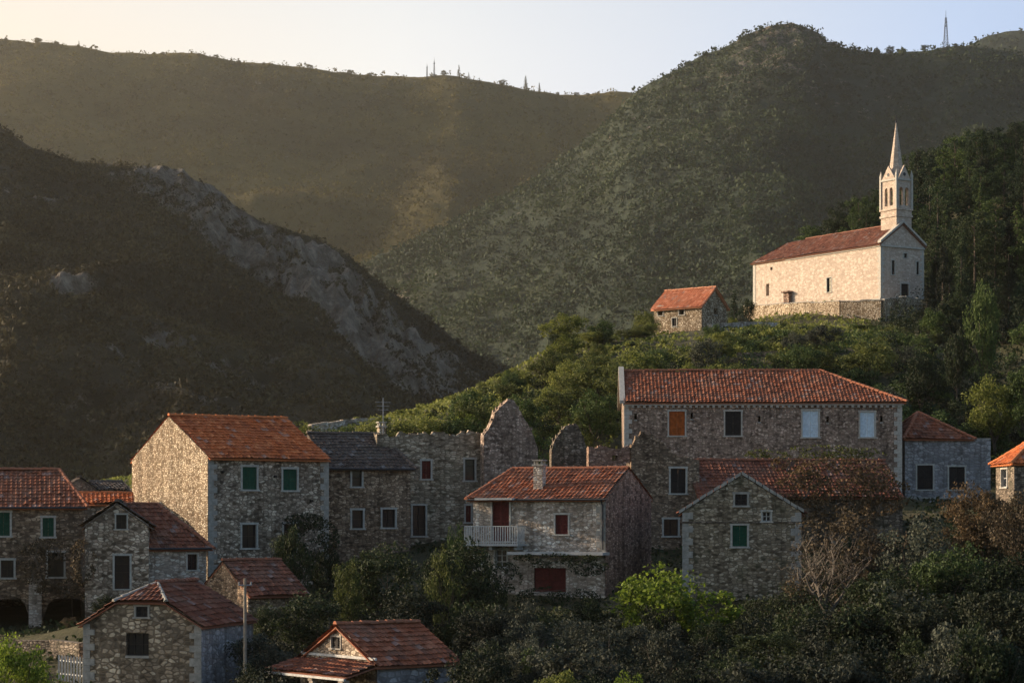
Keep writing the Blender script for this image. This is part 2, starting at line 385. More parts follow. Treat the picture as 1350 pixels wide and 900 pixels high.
skyA = [(-600,10),(-300,25),(0,50),(50,54),(100,60),(150,68),(200,71),(250,72),(300,78),(350,83),(400,90),(450,96),(500,99),(550,99),(600,100),(640,107),(700,118),(740,125),(780,125),(820,122),(900,118),(1100,110),(1500,100)]
skyB = [(280,620),(340,470),(400,400),(500,335),(600,292),(700,240),(760,195),(800,160),(830,128),(860,106),(890,93),(920,77),(950,64),(980,48),(1000,40),(1030,32),(1060,35),(1080,44),(1090,54),(1110,59),(1140,64),(1170,69),(1200,67),(1230,65),(1260,62),(1290,64),(1350,72),(1500,60),(1800,30)]
skyC = [(1150,110),(1240,75),(1280,58),(1300,49),(1325,43),(1350,41),(1450,22),(1800,0)]
skyH = [(-700,60),(-300,110),(-60,150),(0,168),(20,182),(50,199),(100,212),(130,213),(170,214),(200,218),(240,229),(270,243),(290,253),(320,272),(350,292),(390,306),(430,321),(460,338),(500,373),(540,403),(580,433),(620,463),(660,480),(700,500),(760,560),(820,640)]
def rockA(px, v, x, d): return .12+.35*fbm(x/240, d/240, 3, 77)
def rockB(px, v, x, d):
    r = .12+.3*fbm(x/150, d/150, 3, 71)
    return r+.42*np.exp(-((px-1030)/70)**2)*np.clip((v-.86)*9, 0, 1)+.35*np.exp(-((px-500)/60)**2-((v-.8)/.25)**2)
def rockH(px, v, x, d):
    py = HY-F*(-38+((HY-np.interp(px, H_SX, H_SY))/F*820+38)*np.clip(v, 0, 1)**1.12)/d
    sky = np.interp(px, H_SX, H_SY); below = py-sky
    band = np.interp(px, [100, 150, 250, 330, 420, 520, 600, 700], [0, 40, 75, 95, 110, 120, 90, 50])
    st = np.interp(px, [100, 150, 200, 480, 560, 640], [0, .55, .95, 1.05, .95, .3])
    lag = np.interp(px, [150, 300, 420, 520], [-8, -6, 0, 12])
    r = st*np.clip((below-lag)/7, 0, 1)*np.clip((band-below)/30, 0, 1)*.72
    for cx, cy, sx, sy, a in ((92, 388, 32, 16, .5), (232, 438, 30, 14, .62), (295, 470, 30, 14, .48), (170, 470, 30, 12, .36), (220, 510, 25, 12, .36), (360, 450, 30, 14, .38), (60, 255, 25, 8, .35), (345, 492, 30, 12, .35), (280, 535, 30, 8, .3), (500, 440, 50, 40, .3), (120, 540, 40, 12, .25)):
        r = r+1.8*a*np.exp(-((px-cx)/sx)**2-((py-cy)/sy)**2)
    return np.clip(r+.10, 0, 1)
H_SX = np.array([p[0] for p in skyH], float); H_SY = np.array([p[1] for p in skyH], float)
mtA = Mountain('mountain', skyA, 2450, 1250, (-600, 1400), 640, 150, 55, M['mtA'], 5, rockA)
mtB = Mountain('mountain_ridge', skyB, 1750, 760, (280, 1800), 620, 180, 42, M['mtB'], 31, rockB)
mtC = Mountain('mountain_peak', skyC, 2900, 2000, (1150, 1800), 160, 60, 40, M['mtB'], 55, None)
mtH = Mountain('hill', skyH, 820, 330, (-700, 820), 900, 260, 14, M['mtH'], 91, rockH)

def rand_quads(cent, size, out=None, bias=.6, aspect=.7):
    n = len(cent)
    nrm = RNG.normal(size=(n, 3)); nrm /= np.linalg.norm(nrm, axis=1)[:, None]
    if out is not None: nrm = nrm*(1-bias)+out*bias
    nrm /= np.linalg.norm(nrm, axis=1)[:, None]+1e-9
    t = RNG.normal(size=(n, 3)); a = np.cross(nrm, t); a /= np.linalg.norm(a, axis=1)[:, None]+1e-9
    b = np.cross(nrm, a)
    s = (np.asarray(size)*np.ones(n)*RNG.uniform(.6, 1.3, n))[:, None]
    a = a*s*.5; b = b*s*.5*aspect
    return np.stack([cent-a, cent-b*.9+a*.1, cent+a, cent+b], 1)

def scatter_mass(mt, n, hrange, k, mat, name, pxr, vr=(0, 1.0), rock_skip=.45, vpow=1.0, tall=1.0):
    px = RNG.uniform(pxr[0], pxr[1], n); v = vr[0]+(vr[1]-vr[0])*RNG.uniform(0, 1, n)**vpow
    x, y, z, R = mt.at(px, v)
    dens = .5*vnoise(x/(hrange[1]*5), y/(hrange[1]*5), 13)+.5*vnoise(x/(hrange[1]*28), y/(hrange[1]*28), 14)
    keep = ((R+RNG.uniform(-.25, .1, n) < rock_skip) | (fbm(x/14, y/14, 4, 44) > .02)) & (dens+RNG.uniform(-.35, .35, n) > .3)
    x, y, z = x[keep], y[keep], z[keep]; n = len(x)
    h = hrange[0]+(hrange[1]*1.35-hrange[0])*RNG.uniform(0, 1, n)**1.7
    c = np.stack([x, y, z], -1)[:, None, :].repeat(k, 1)
    d = RNG.normal(size=(n, k, 3)); d /= np.linalg.norm(d, axis=2)[..., None]
    off = d*RNG.uniform(.35, 1, (n, k, 1))*h[:, None, None]*np.array([.55, .55, .45*tall])
    c = c+off; c[..., 2] += (h*.42*tall)[:, None]
    q = rand_quads(c.reshape(-1, 3), np.repeat(h*.4, k), out=d.reshape(-1, 3), bias=.55)
    return tag(link(quads_mesh(name, q, mat), name), kind='stuff')
scatter_mass(mtA, 52000, (2, 5.5), 7, L['scrub'], 'mountain_scrub', (-260, 1000), (.15, 1.0), .5)
scatter_mass(mtB, 78000, (2, 5.2), 8, L['forest'], 'mountain_forest', (330, 1560), (.05, 1.0), .55)
scatter_mass(mtC, 3000, (3, 8), 8, L['forest'], 'peak_forest', (1200, 1420), (.5, 1.0), .9)
scatter_mass(mtH, 74000, (.8, 2.5), 8, L['scrubdark'], 'hill_scrub', (-260, 790), (.05, 1.0), .52)

# ------------------------------------------------------------------ houses
class Frame:      # a wall plane of a house: o, u, n are local 2D vectors
    def __init__(s, o, u, n, ln, H): s.o, s.u, s.n, s.len, s.H = Vector(o), Vector(u), Vector(n), ln, H
    def pt(s, u, z, w=0): return Vector((s.o.x+s.u.x*u+s.n.x*w, s.o.y+s.u.y*u+s.n.y*w, z))
    def pix(s, px, py):
        o = s.H.w2(s.o); n = s.H.r2(s.n); u = s.H.r2(s.u)
        d = Vector(((px-CX)/F, 1.0)); t = (o.dot(n))/d.dot(n); p = d*t
        return (p-o).dot(u), (HY-py)/F*t-s.H.z0
    def rect(s, x0, y0, x1, y1):
        a = s.pix(x0, (y0+y1)/2); b = s.pix(x1, (y0+y1)/2); c = s.pix((x0+x1)/2, y0); e = s.pix((x0+x1)/2, y1)
        return (min(a[0], b[0]), e[1], max(a[0], b[0]), c[1])

def prof_at(prof, u):
    if u <= prof[0][0]: return prof[0][1]
    for (a, za), (b, zb) in zip(prof, prof[1:]):
        if a <= u <= b: return za+(zb-za)*(u-a)/max(b-a, 1e-9)
    return prof[-1][1]
def wall_face(mb, fr, z0, prof, ops, t=.5, cap=False, u0=0.0, u1=None, w_out=0.0, ends=False):
    u1 = fr.len if u1 is None else u1
    us = {u0, u1}
    for p in prof:
        if u0 < p[0] < u1: us.add(p[0])
    for o in ops: us.add(o[0]); us.add(o[2])
    us = sorted(us)
    P3 = lambda u, z, w: fr.pt(u, z, w+w_out)
    for a, b in zip(us, us[1:]):
        if b-a < 1e-5: continue
        m = (a+b)/2; za, zb = prof_at(prof, a+1e-6), prof_at(prof, b-1e-6)
        cuts = sorted([(o[1], o[3]) for o in ops if o[0] <= m <= o[2]])
        lo = z0
        segs = []
        for c0, c1 in cuts: segs.append((lo, lo, c0, c0)); lo = c1
        segs.append((lo, lo, za, zb))
        for (l0, l1, h0, h1) in segs:
            if max(h0, h1) <= l0+1e-4: continue
            mb.quad(P3(a, l0, 0), P3(b, l1, 0), P3(b, h1, 0), P3(a, h0, 0))
            mb.quad(P3(b, l1, -t), P3(a, l0, -t), P3(a, h0, -t), P3(b, h1, -t))
        if cap: mb.quad(P3(a, za, 0), P3(b, zb, 0), P3(b, zb, -t), P3(a, za, -t))
    for (a, z1, b, z2) in ops:
        mb.quad(P3(a, z1, 0), P3(a, z2, 0), P3(a, z2, -t), P3(a, z1, -t)); mb.quad(P3(b, z1, 0), P3(b, z1, -t), P3(b, z2, -t), P3(b, z2, 0))
        mb.quad(P3(a, z1, 0), P3(a, z1, -t), P3(b, z1, -t), P3(b, z1, 0)); mb.quad(P3(a, z2, 0), P3(b, z2, 0), P3(b, z2, -t), P3(a, z2, -t))
    if ends:
        for u in (u0, u1):
            z = prof_at(prof, u); mb.quad(P3(u, z0, 0), P3(u, z, 0), P3(u, z, -t), P3(u, z0, -t))
def arch_panel(mb, fr, z0, z1, arches, t=.5, u0=0.0, u1=None, w_out=0.0, pointed=False):
    """wall strip z0..z1 with round-headed openings (uc, width, spring z, sill z)"""
    u1 = fr.len if u1 is None else u1
    us = {u0, u1}
    for uc, w, zs, zb in arches:
        for k in range(11): us.add(uc-w/2+w*k/10)
    us = sorted(us); P3 = lambda u, z, ww: fr.pt(u, z, ww+w_out)
    def head(u):
        for uc, w, zs, zb in arches:
            if uc-w/2-1e-6 <= u <= uc+w/2+1e-6:
                return zb, zs+math.sqrt(max((w/2)**2-(u-uc)**2, 0))*(1.3 if pointed else 1)
        return None
    for a, b in zip(us, us[1:]):
        if b-a < 1e-6: continue
        h = head((a+b)/2)
        if h is None:
            mb.quad(P3(a, z0, 0), P3(b, z0, 0), P3(b, z1, 0), P3(a, z1, 0)); mb.quad(P3(b, z0, -t), P3(a, z0, -t), P3(a, z1, -t), P3(b, z1, -t))
        else:
            ha, hb = head(a+1e-7)[1], head(b-1e-7)[1]
            mb.quad(P3(a, ha, 0), P3(b, hb, 0), P3(b, z1, 0), P3(a, z1, 0)); mb.quad(P3(b, hb, -t), P3(a, ha, -t), P3(a, z1, -t), P3(b, z1, -t))
            mb.quad(P3(a, ha, 0), P3(a, ha, -t), P3(b, hb, -t), P3(b, hb, 0))
            if h[0] > z0+.01:
                mb.quad(P3(a, z0, 0), P3(b, z0, 0), P3(b, h[0], 0), P3(a, h[0], 0)); mb.quad(P3(b, z0, -t), P3(a, z0, -t), P3(a, h[0], -t), P3(b, h[0], -t))
                mb.quad(P3(a, h[0], 0), P3(b, h[0], 0), P3(b, h[0], -t), P3(a, h[0], -t))
    for uc, w, zs, zb in arches:
        for sgn in (-1, 1):
            u = uc+sgn*w/2; mb.quad(P3(u, zb, 0), P3(u, zs, 0), P3(u, zs, -t), P3(u, zb, -t))

def tile_plane(bm_all, uvl, poly, tw=.26, rh=.4, seed=0):
    poly = [Vector(p) for p in poly]
    e0, e1 = poly[0], poly[1]; uh = (e1-e0).normalized()
    nr = uh.cross(poly[2]-e0).normalized()
    if nr.z < 0: nr = -nr
    vh = nr.cross(uh)
    if vh.z < 0: vh = -vh
    pu = [(p-e0).dot(uh) for p in poly]; pv = [(p-e0).dot(vh) for p in poly]
    umin, umax, vmax = min(pu)-tw, max(pu)+tw, max(pv)
    nc = int((umax-umin)/tw*3)+2; nrw = int(vmax/rh)+2
    us = umin+np.arange(nc+1)*tw/3
    bm = bmesh.new(); uvb = bm.loops.layers.uv.new('UVMap')
    rs = np.random.default_rng(seed); prev = None; lines = []
    tid = np.floor(us/tw+.5).astype(int)
    for j in range(nrw):
        for e in (0, 1):
            v = (j+e)*rh; jit = rs.uniform(-.02, .02, 4000)[tid % 4000] if e == 0 else prevj
            prevj = jit
            h = (.05 if e == 0 else 0.0)+.028*np.cos(2*np.pi*us/tw)+jit
            sag = .03*np.sin(us*.9+seed)+.025*np.sin(v*1.3+us*.31+seed*2)
            vj = v-.0+(rs.uniform(-.02, .02, 4000)[tid % 4000] if e == 0 else 0)
            pts = [bm.verts.new(e0+uh*float(us[i])+vh*float(vj[i] if e == 0 else v)+nr*float(h[i]+sag[i]+.02)) for i in range(nc+1)]
            lines.append((pts, v))
    for k in range(len(lines)-1):
        a, va = lines[k]; b, vb = lines[k+1]; row = k//2
        for i in range(nc):
            f = bm.faces.new((a[i], a[i+1], b[i+1], b[i])); f.smooth = False
            uu = float(us[i]+us[i+1])/2/tw+.5+100
            for lp in f.loops: lp[uvb].uv = (uu, row+.5)
    c = sum(poly, Vector())/len(poly)
    for a, b in zip(poly, poly[1:]+poly[:1]):
        ed = (b-a)
        if ed.length < 1e-4: continue
        pn = ed.cross(nr).normalized()
        if pn.dot(c-a) > 0: pn = -pn
        bmesh.ops.bisect_plane(bm, geom=bm.verts[:]+bm.edges[:]+bm.faces[:], plane_co=a+pn*.01, plane_no=pn, clear_outer=True)
    # slab under the tiles
    th = .09
    base = [bm.verts.new(p-nr*.09) for p in poly]; low = [bm.verts.new(p-nr*(.09+.05)) for p in poly]
    bm.faces.new(base); bm.faces.new(list(reversed(low)))
    m = len(poly)
    for i in range(m): bm.faces.new((base[i], base[(i+1) % m], low[(i+1) % m], low[i]))
    me = bpy.data.meshes.new('tmp'); bm.to_mesh(me); bm.free(); bm_all.from_mesh(me); bpy.data.meshes.remove(me)

def ridge_caps(a, b, mat, parent, r=.13, step=.42):
    mb = MB(); a, b = Vector(a), Vector(b); n = max(1, int((b-a).length/step)); d = (b-a)/n
    side = Vector((d.x, d.y, 0)).cross(Vector((0, 0, 1))).normalized(); up = side.cross(d).normalized()
    if up.z < 0: up = -up
    for k in range(n):
        s0, s1 = a+d*k-d*.08, a+d*(k+1); j = random.uniform(-.015, .015)
        i = len(mb.v)
        for q, rr in ((s0, r*1.12), (s1, r*.9)):
            for m in range(6):
                t = math.pi*m/5; mb.v.append(q+side*math.cos(t)*rr+up*(math.sin(t)*rr+.02+j))
        for m in range(5): mb.f.append((i+m, i+m+1, i+7+m, i+6+m))
        mb.f.append(tuple(i+m for m in range(6)))
    return mb.build('ridge_tiles', mat, parent)

class House:
    def __init__(s, name, label, cat, Lp, Rp, eave, W=None, left=None, right=None, depth_to=None, group=None, z0=None):
        s.Lw = Vector((XP(*Lp), Lp[1])); s.Rw = Vector((XP(*Rp), Rp[1]))
        v = s.Rw-s.Lw; s.Lx = v.length; s.th = math.atan2(v.y, v.x)
        s.ux = v.normalized(); s.uy = Vector((-s.ux.y, s.ux.x))
        if left is not None:
            k = (left-CX)/F; W = (s.Lw.x-k*s.Lw.y)/(k*s.uy.y-s.uy.x)
        if right is not None:
            k = (right-CX)/F; W = (s.Rw.x-k*s.Rw.y)/(k*s.uy.y-s.uy.x)
        s.W = W
        cs = [s.Lw, s.Rw, s.Lw+s.uy*W, s.Rw+s.uy*W]
        s.z0 = min(gh(c.x, c.y) for c in cs) if z0 is None else z0
        FOOT.append((s.Lw, s.ux, s.uy, s.Lx, s.W))
        s.root = empty(name, (s.Lw.x, s.Lw.y, s.z0), s.th); tag(s.root, label, cat, group)
        s.front = Frame((0, 0), (1, 0), (0, -1), s.Lx, s); s.back = Frame((s.Lx, W), (-1, 0), (0, 1), s.Lx, s)
        s.left = Frame((0, W), (0, -1), (-1, 0), W, s); s.right = Frame((s.Lx, 0), (0, 1), (1, 0), W, s)
        if eave is not None: s.ez = ZP(eave, Lp[1])-s.z0
        s.ops = {'front': [], 'left': [], 'right': [], 'back': []}; s.zb = -1.0
        s.pend = []
    def w2(s, p): return s.Lw+s.ux*p[0]+s.uy*p[1]
    def r2(s, v): return s.ux*v[0]+s.uy*v[1]
    def zr(s, py, d): return ZP(py, d)-s.z0
    def loc(s, px, d, py=None):
        p = Vector((XP(px, d), d))-s.Lw; q = (p.dot(s.ux), p.dot(s.uy))
        return q if py is None else (q[0], q[1], ZP(py, d)-s.z0)
    def gable(s, rise, axis='x', hips=(0, 0), mat='t_red', ov=.3, g=.03, caps=True, wallmat='rubble', profs=None, tiles=True, hipcaps=True, build_wall=True):
        Lx, W, ez = s.Lx, s.W, s.ez
        if axis == 'x': A, B, tr = Lx, W, (lambda a, b, z: Vector((a, b, z)))
        else: A, B, tr = W, Lx, (lambda a, b, z: Vector((Lx-b, a, z)))     # a runs back from the front, b from the right wall
        sl = rise/(B/2); rz = ez+rise
        h0, h1 = hips
        eL = -ov if h0 else -g; eR = A+ov if h1 else A+g
        rL = h0 if h0 else -g; rR = A-h1 if h1 else A+g
        ze = ez-sl*ov
        planes = [[tr(eL,-ov,ze), tr(eR,-ov,ze), tr(rR,B/2,rz), tr(rL,B/2,rz)],
                  [tr(eR,B+ov,ze), tr(eL,B+ov,ze), tr(rL,B/2,rz), tr(rR,B/2,rz)]]
        if h0: planes.append([tr(eL,B+ov,ze), tr(eL,-ov,ze), tr(rL,B/2,rz)])
        if h1: planes.append([tr(eR,-ov,ze), tr(eR,B+ov,ze), tr(rR,B/2,rz)])
        s.planes = planes; s.ridge = (tr(rL,B/2,rz), tr(rR,B/2,rz))
        s.roof(planes, mat)
        if caps:
            ridge_caps(*s.ridge, M[mat], s.roof_o)
            if hipcaps:
                if h0:
                    ridge_caps(tr(eL,-ov,ze), s.ridge[0], M[mat], s.roof_o); ridge_caps(tr(eL,B+ov,ze), s.ridge[0], M[mat], s.roof_o)
                if h1:
                    ridge_caps(tr(eR,-ov,ze), s.ridge[1], M[mat], s.roof_o); ridge_caps(tr(eR,B+ov,ze), s.ridge[1], M[mat], s.roof_o)
        tp = -.06
        flat = lambda ln: [(0, ez+tp), (ln, ez+tp)]; gab = lambda ln: [(0, ez+tp), (ln/2, ez+rise+tp), (ln, ez+tp)]
        pr = {'front': flat(Lx), 'back': flat(Lx), 'left': flat(W), 'right': flat(W)}
        if axis == 'x':
            if not h0: pr['left'] = gab(W)
            if not h1: pr['right'] = gab(W)
        else:
            if not h0: pr['front'] = gab(Lx)
            if not h1: pr['back'] = gab(Lx)
        if profs: pr.update(profs)
        s.pr = pr
        if build_wall: s.walls(wallmat)
    def roof(s, planes, mat):
        bm = bmesh.new(); bm.loops.layers.uv.new('UVMap')
        for k, p in enumerate(planes): tile_plane(bm, None, p, seed=k+int(s.Lw.x*10) % 50+60)
        me = bpy.data.meshes.new('roof'); bm.to_mesh(me); bm.free(); me.materials.append(M[mat])
        s.roof_o = link(me, 'roof', s.root)
    def walls(s, wallmat, zb=None, front_z0=None):
        mb = MB()
        for fn in ('front', 'back', 'left', 'right'):
            z0 = s.zb if not (fn == 'front' and front_z0 is not None) else front_z0
            wall_face(mb, getattr(s, fn), z0, s.pr[fn], s.ops[fn])
        s.wall_o = mb.build('wall', M[wallmat], s.root)
        for fn in s.pend: fn()
    # ---- openings, given as rectangles in photo pixels
    def win(s, face, x0, y0, x1, y1, style='glass', frame='trim', fw=.105, name='window', sill=True, mull=(1, 1), lab=None, proud=.035):
        fr = getattr(s, face); a, z1, b, z2 = fr.rect(x0, y0, x1, y1)
        a = max(a, .1); b = min(b, fr.len-.1)
        s.ops[face].append((a, z1, b, z2))
        def mk():
            mb = MB()
            if frame:
                for (u0, u1, q0, q1) in ((a-fw, a+.004, z1+.005, z2-.005), (b-.004, b+fw, z1+.005, z2-.005), (a-fw-.03, b+fw+.03, z2-.005, z2+fw*1.1)): mb.fbox(fr, u0, u1, q0, q1, -.12, proud)
                if sill: mb.fbox(fr, a-fw-.06, b+fw+.06, z1-fw*.9, z1+.005, -.2, proud+.06)
                else: mb.fbox(fr, a-fw, b+fw, z1-.06, z1+.005, -.12, proud)
            else:
                mb.fbox(fr, a-.02, b+.02, z1-.1, z1+.006, -.3, .03)
            wo = mb.build(name, M[frame or 'coping'], s.root)
            if lab: wo['label'] = lab
            if style in ('green', 'redwood', 'bluewood', 'darkwood', 'orangewood'):
                mid = (a+b)/2; e = .015
                for (u0, u1) in ((a+e, mid-.008), (mid+.008, b-e)):
                    sh = MB(); w0 = -.10
                    st = .07
                    sh.fbox(fr, u0, u0+st, z1+e, z2-e, w0, w0+.045); sh.fbox(fr, u1-st, u1, z1+e, z2-e, w0, w0+.045)
                    for q in (z1+e, (z1+z2)/2-.04, z2-e-.08): sh.fbox(fr, u0+st, u1-st, q, q+.08, w0, w0+.045)
                    n = max(4, int((z2-z1)/.11))
                    if style == 'orangewood':
                        sh.fbox(fr, u0+st, u1-st, z1+e, z2-e, w0-.01, w0+.02)
                    else:
                        for k in range(n):
                            q = z1+e+.05+(z2-z1-.15)*k/n
                            sh.hexa([fr.pt(u0+st,q,w0+.04),fr.pt(u1-st,q,w0+.04),fr.pt(u1-st,q+.01,w0+.03),fr.pt(u0+st,q+.01,w0+.03),
                                     fr.pt(u0+st,q+.08,w0+.005),fr.pt(u1-st,q+.08,w0+.005),fr.pt(u1-st,q+.09,w0-.005),fr.pt(u0+st,q+.09,w0-.005)])
                        sh.fbox(fr, u0+st, u1-st, z1+e, z2-e, w0-.03, w0-.015)
                    sh.build('shutter', M[style], wo)
            elif style in ('glass', 'glasswhite'):
                pm = MB(); pm.fbox(fr, a, b, z1, z2, -.2, -.185); pm.build('pane', M['glass'], wo)
                f2 = MB(); t = .05; w0, w1 = -.185, -.14
                f2.fbox(fr, a, a+t, z1, z2, w0, w1); f2.fbox(fr, b-t, b, z1, z2, w0, w1); f2.fbox(fr, a+t, b-t, z1, z1+t, w0, w1); f2.fbox(fr, a+t, b-t, z2-t, z2, w0, w1)
                for k in range(mull[0]):
                    u = a+(b-a)*(k+1)/(mull[0]+1); f2.fbox(fr, u-.025, u+.025, z1+t, z2-t, w0, w1)
                for k in range(mull[1]):
                    q = z1+(z2-z1)*(k+1)/(mull[1]+1); f2.fbox(fr, a+t, b-t, q-.018, q+.018, w0, w1-.01)
                f2.build('sash', M['white' if style == 'glasswhite' else 'darkwood'], wo)
            elif style == 'door':
                dm = MB(); dm.fbox(fr, a, b, z1, z2, -.22, -.17)
                for k in range(5):
                    u = a+(b-a)*(k+.5)/5; dm.fbox(fr, u-(b-a)*.085, u+(b-a)*.085, z1+.05, z2-.05, -.17, -.155)
                dm.build('door_leaf', M['darkwood'], wo)
        s.pend.append(mk)
    def quoins(s, corners=('fl', 'fr'), mat='trim', z0=None, z1=None):
        if len(corners) > 1:
            for c in corners: s.quoins((c,), mat, z0, z1)
            return
        mb = MB(); z = (s.zb+1.0) if z0 is None else z0; top = (s.ez-.1) if z1 is None else z1
        k = 0
        while z < top:
            h = min(random.uniform(.26, .38), top-z)
            for c in corners:
                ln, sh = (.55, .32) if k % 2 else (.32, .55)
                p = .014+random.uniform(0, .01)
                x0, x1 = (-p, ln) if c[1] == 'l' else (s.Lx-ln, s.Lx+p)
                y0, y1 = (-p, sh) if c[0] == 'f' else (s.W-sh, s.W+p)
                mb.box(x0, x1, y0, y1, z+.012, z+h)
            z += h; k += 1
        return mb.build('quoins', M[mat], s.root)
    def gutter(s, dz=-.16):
        mb = MB(); z = s.ez+dz; mb.tube([(-.2, -.36, z), (s.Lx+.2, -.36, z)], .055, 6); return mb.build('gutter', M['iron'], s.root)
    def chimney(s, x, y, z0, z1, w=.5, dpt=.5, mat='rubble_pale', parent=None):
        mb = MB(); mb.box(x-w/2, x+w/2, y-dpt/2, y+dpt/2, z0, z1); c = mb.build('chimney', M[mat], parent or s.roof_o)
        mb = MB(); mb.box(x-w/2-.07, x+w/2+.07, y-dpt/2-.07, y+dpt/2+.07, z1, z1+.09)
        for sx in (-1, 1):
            for sy in (-1, 1): mb.box(x+sx*(w/2-.06)-.05, x+sx*(w/2-.06)+.05, y+sy*(dpt/2-.06)-.05, y+sy*(dpt/2-.06)+.05, z1+.09, z1+.28)
        mb.box(x-w/2-.06, x+w/2+.06, y-dpt/2-.06, y+dpt/2+.06, z1+.28, z1+.35)
        mb.build('chimney_cap', M['coping'], c)
        return c
FOOT = []
def inside_foot(x, y, m=.4):
    p = Vector((x, y))
    for (o, ux, uy, lx, w) in FOOT:
        q = p-o; a, b = q.dot(ux), q.dot(uy)
        if -m < a < lx+m and -m < b < w+m: return True
    return False


# tall house with the sunlit gable
A = House('stone_house', 'tall rubble stone house whose windowless left gable glows in the sun', 'house', (275,130), (433,134.5), 600, left=175)
for r in ((319.5,615,338.5,645),(373,618,391.5,646)): A.win('front', *r, style='green', lab='green shuttered upper window')
A.win('front', 319,691,338,722, 'glass'); A.win('front', 374,690,392,730, 'glass', mull=(1,2))
A.zb = -1.5
A.ez = ZP(600,130)-A.z0
A.gable(2.45, mat='t_orange', wallmat='rubble'); A.quoins(('fr','fl'), 'coping'); 
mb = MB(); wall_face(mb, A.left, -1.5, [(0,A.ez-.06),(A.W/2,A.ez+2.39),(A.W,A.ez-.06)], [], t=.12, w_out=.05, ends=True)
mb.build('gable_wall', M['rubble_cream'], A.root)  # cream skin over the grey rubble; much of its sunlight is in the colour
mb = MB()
for px, py in ((293,622),(362,628),(410,660)):
    u, z = A.front.pix(px, py); mb = MB(); mb.fbox(A.front, u-.07, u+.07, z-.07, z+.07, -.1, .16); mb.build('beam_hole_block', M['darkwood'], A.root)  # dark wood blocks stand in for the shaded beam holes

# brown roofed house
Cc = House('stone_house', 'narrow two storey stone house under a dull brown tiled roof', 'house', (431,137.6), (541,139.6), 614, W=8)
Cc.win('front', 464,618,477,641, 'glass', mull=(0,1)); Cc.win('front', 464,672,478.5,696, 'glass', mull=(0,1)); Cc.win('front', 504,671,521,695, 'glass')
Cc.gable(ZP(571,141.5)-ZP(614,137.6), mat='t_brown', wallmat='rubble_brown', hips=(0,.7)); Cc.gutter()
q = Cc.loc(503,145); Cc.chimney(q[0], q[1], Cc.zr(600,145), Cc.zr(563,145), .45, .45, 'rubble_cream')
t = MB(); q = Cc.loc(505,143.5); t.tube([(q[0],q[1],Cc.zr(585,143.5)),(q[0],q[1],Cc.zr(524,143.5))], .03, 5)
for k,(w) in enumerate((.5,.42,.34)): t.tube([(q[0]-w,q[1],Cc.zr(530+k*5,143.5)),(q[0]+w,q[1],Cc.zr(530+k*5,143.5))], .018, 4)
t.build('aerial', M['metal'], Cc.root)

def rough_top(mb, fr, prof, t, seed=1):
    rr = random.Random(seed); u = prof[0][0]+.1
    while u < prof[-1][0]-.15:
        z = prof_at(prof, u); 
        for k in range(2):
            w, dd, hh = rr.uniform(.06,.15), rr.uniform(.07,.13), rr.uniform(.0,.08); c = -rr.uniform(.08, t-.08)
            if rr.random() < .75: mb.fbox(fr, u-w, u+w, z-.12, z+hh, c-dd, c+dd)
        u += rr.uniform(.16, .42)

# roofless ruin
B = House('ruined_house', 'roofless overgrown stone house with a ragged peaked end wall', 'ruin', (497,141.2), (640,142.6), None, W=7.5)
def ragged(pts, amp=.12, step=.33, seed=1):
    amp *= 1.7
    rr = random.Random(seed); out = []; u = pts[0][0]
    while u < pts[-1][0]:
        z = prof_at(pts, u)+rr.uniform(-amp, amp); out.append((u, z)); u += step*rr.uniform(.35, 1.1)
    out.append((pts[-1][0], pts[-1][1])); return out
fr = B.front
pf = [fr.pix(px,py) for px,py in ((497,572),(530,574),(560,572),(600,573),(626,570),(640,571))]
pf[0] = (0, pf[0][1]); pf[-1] = (fr.len, pf[-1][1])
B.win('front', 556,607,568,631, 'redwood', fw=.1); B.win('front', 613,605,626,633, 'glass', mull=(0,2)); B.win('front', 614,666,621,688, 'redwood', fw=.1); B.win('front', 544,666,561,706, 'glass', mull=(1,3))
hi = pf[0][1]
B.pr = {'front': ragged(pf, .13, .4, 3), 'left': ragged([(0,hi-1.2),(B.W,hi)], .2, .5, 4), 'right': ragged([(0,hi-.1),(B.W,hi-1.5)], .2, .5, 5), 'back': ragged([(0,hi-1.3),(2,hi-2.0),(B.Lx,hi-1.1)], .25, .5, 6)}
mb = MB()
for fn in ('front','back','left','right'): wall_face(mb, getattr(B, fn), B.zb, B.pr[fn], B.ops[fn], cap=True); rough_top(mb, getattr(B, fn), B.pr[fn], .5, 3)
B.wall_o = mb.build('wall', M['rubble_ruin'], B.root)
for f in B.pend: f()
# its peaked end wall, set a little forward
GX = House('dummy', 'x', 'x', (638,141.0), (709,142.2), None, W=.7); bpy.data.objects.remove(GX.root); FOOT.pop()
GX.root = B.root; GX.z0 = B.z0
fr = GX.front; pf = [fr.pix(px,py) for px,py in ((638,572),(645,562),(653,546),(662,533),(671,524),(677,526),(686,541),(695,556),(703,572),(709,592))]
pf[0] = (0,pf[0][1]); pf[-1] = (fr.len,pf[-1][1])
mb = MB(); pp = ragged(pf,.07,.3,8); wall_face(mb, fr, -1, pp, [], t=.65, cap=True, ends=True); rough_top(mb, fr, pp, .65, 9)
w = mb.build('peaked_wall', M['rubble_manor'], None); w.parent = B.root
w.matrix_parent_inverse = Matrix.Identity(4)
# place in the ruin's frame
def to_frame(o, src, dst):
    m = Matrix.Translation((dst.Lw.x, dst.Lw.y, dst.z0)) @ Matrix.Rotation(dst.th, 4, 'Z')
    n = Matrix.Translation((src.Lw.x, src.Lw.y, src.z0)) @ Matrix.Rotation(src.th, 4, 'Z')
    o.data.transform(m.inverted() @ n)
to_frame(w, GX, B)

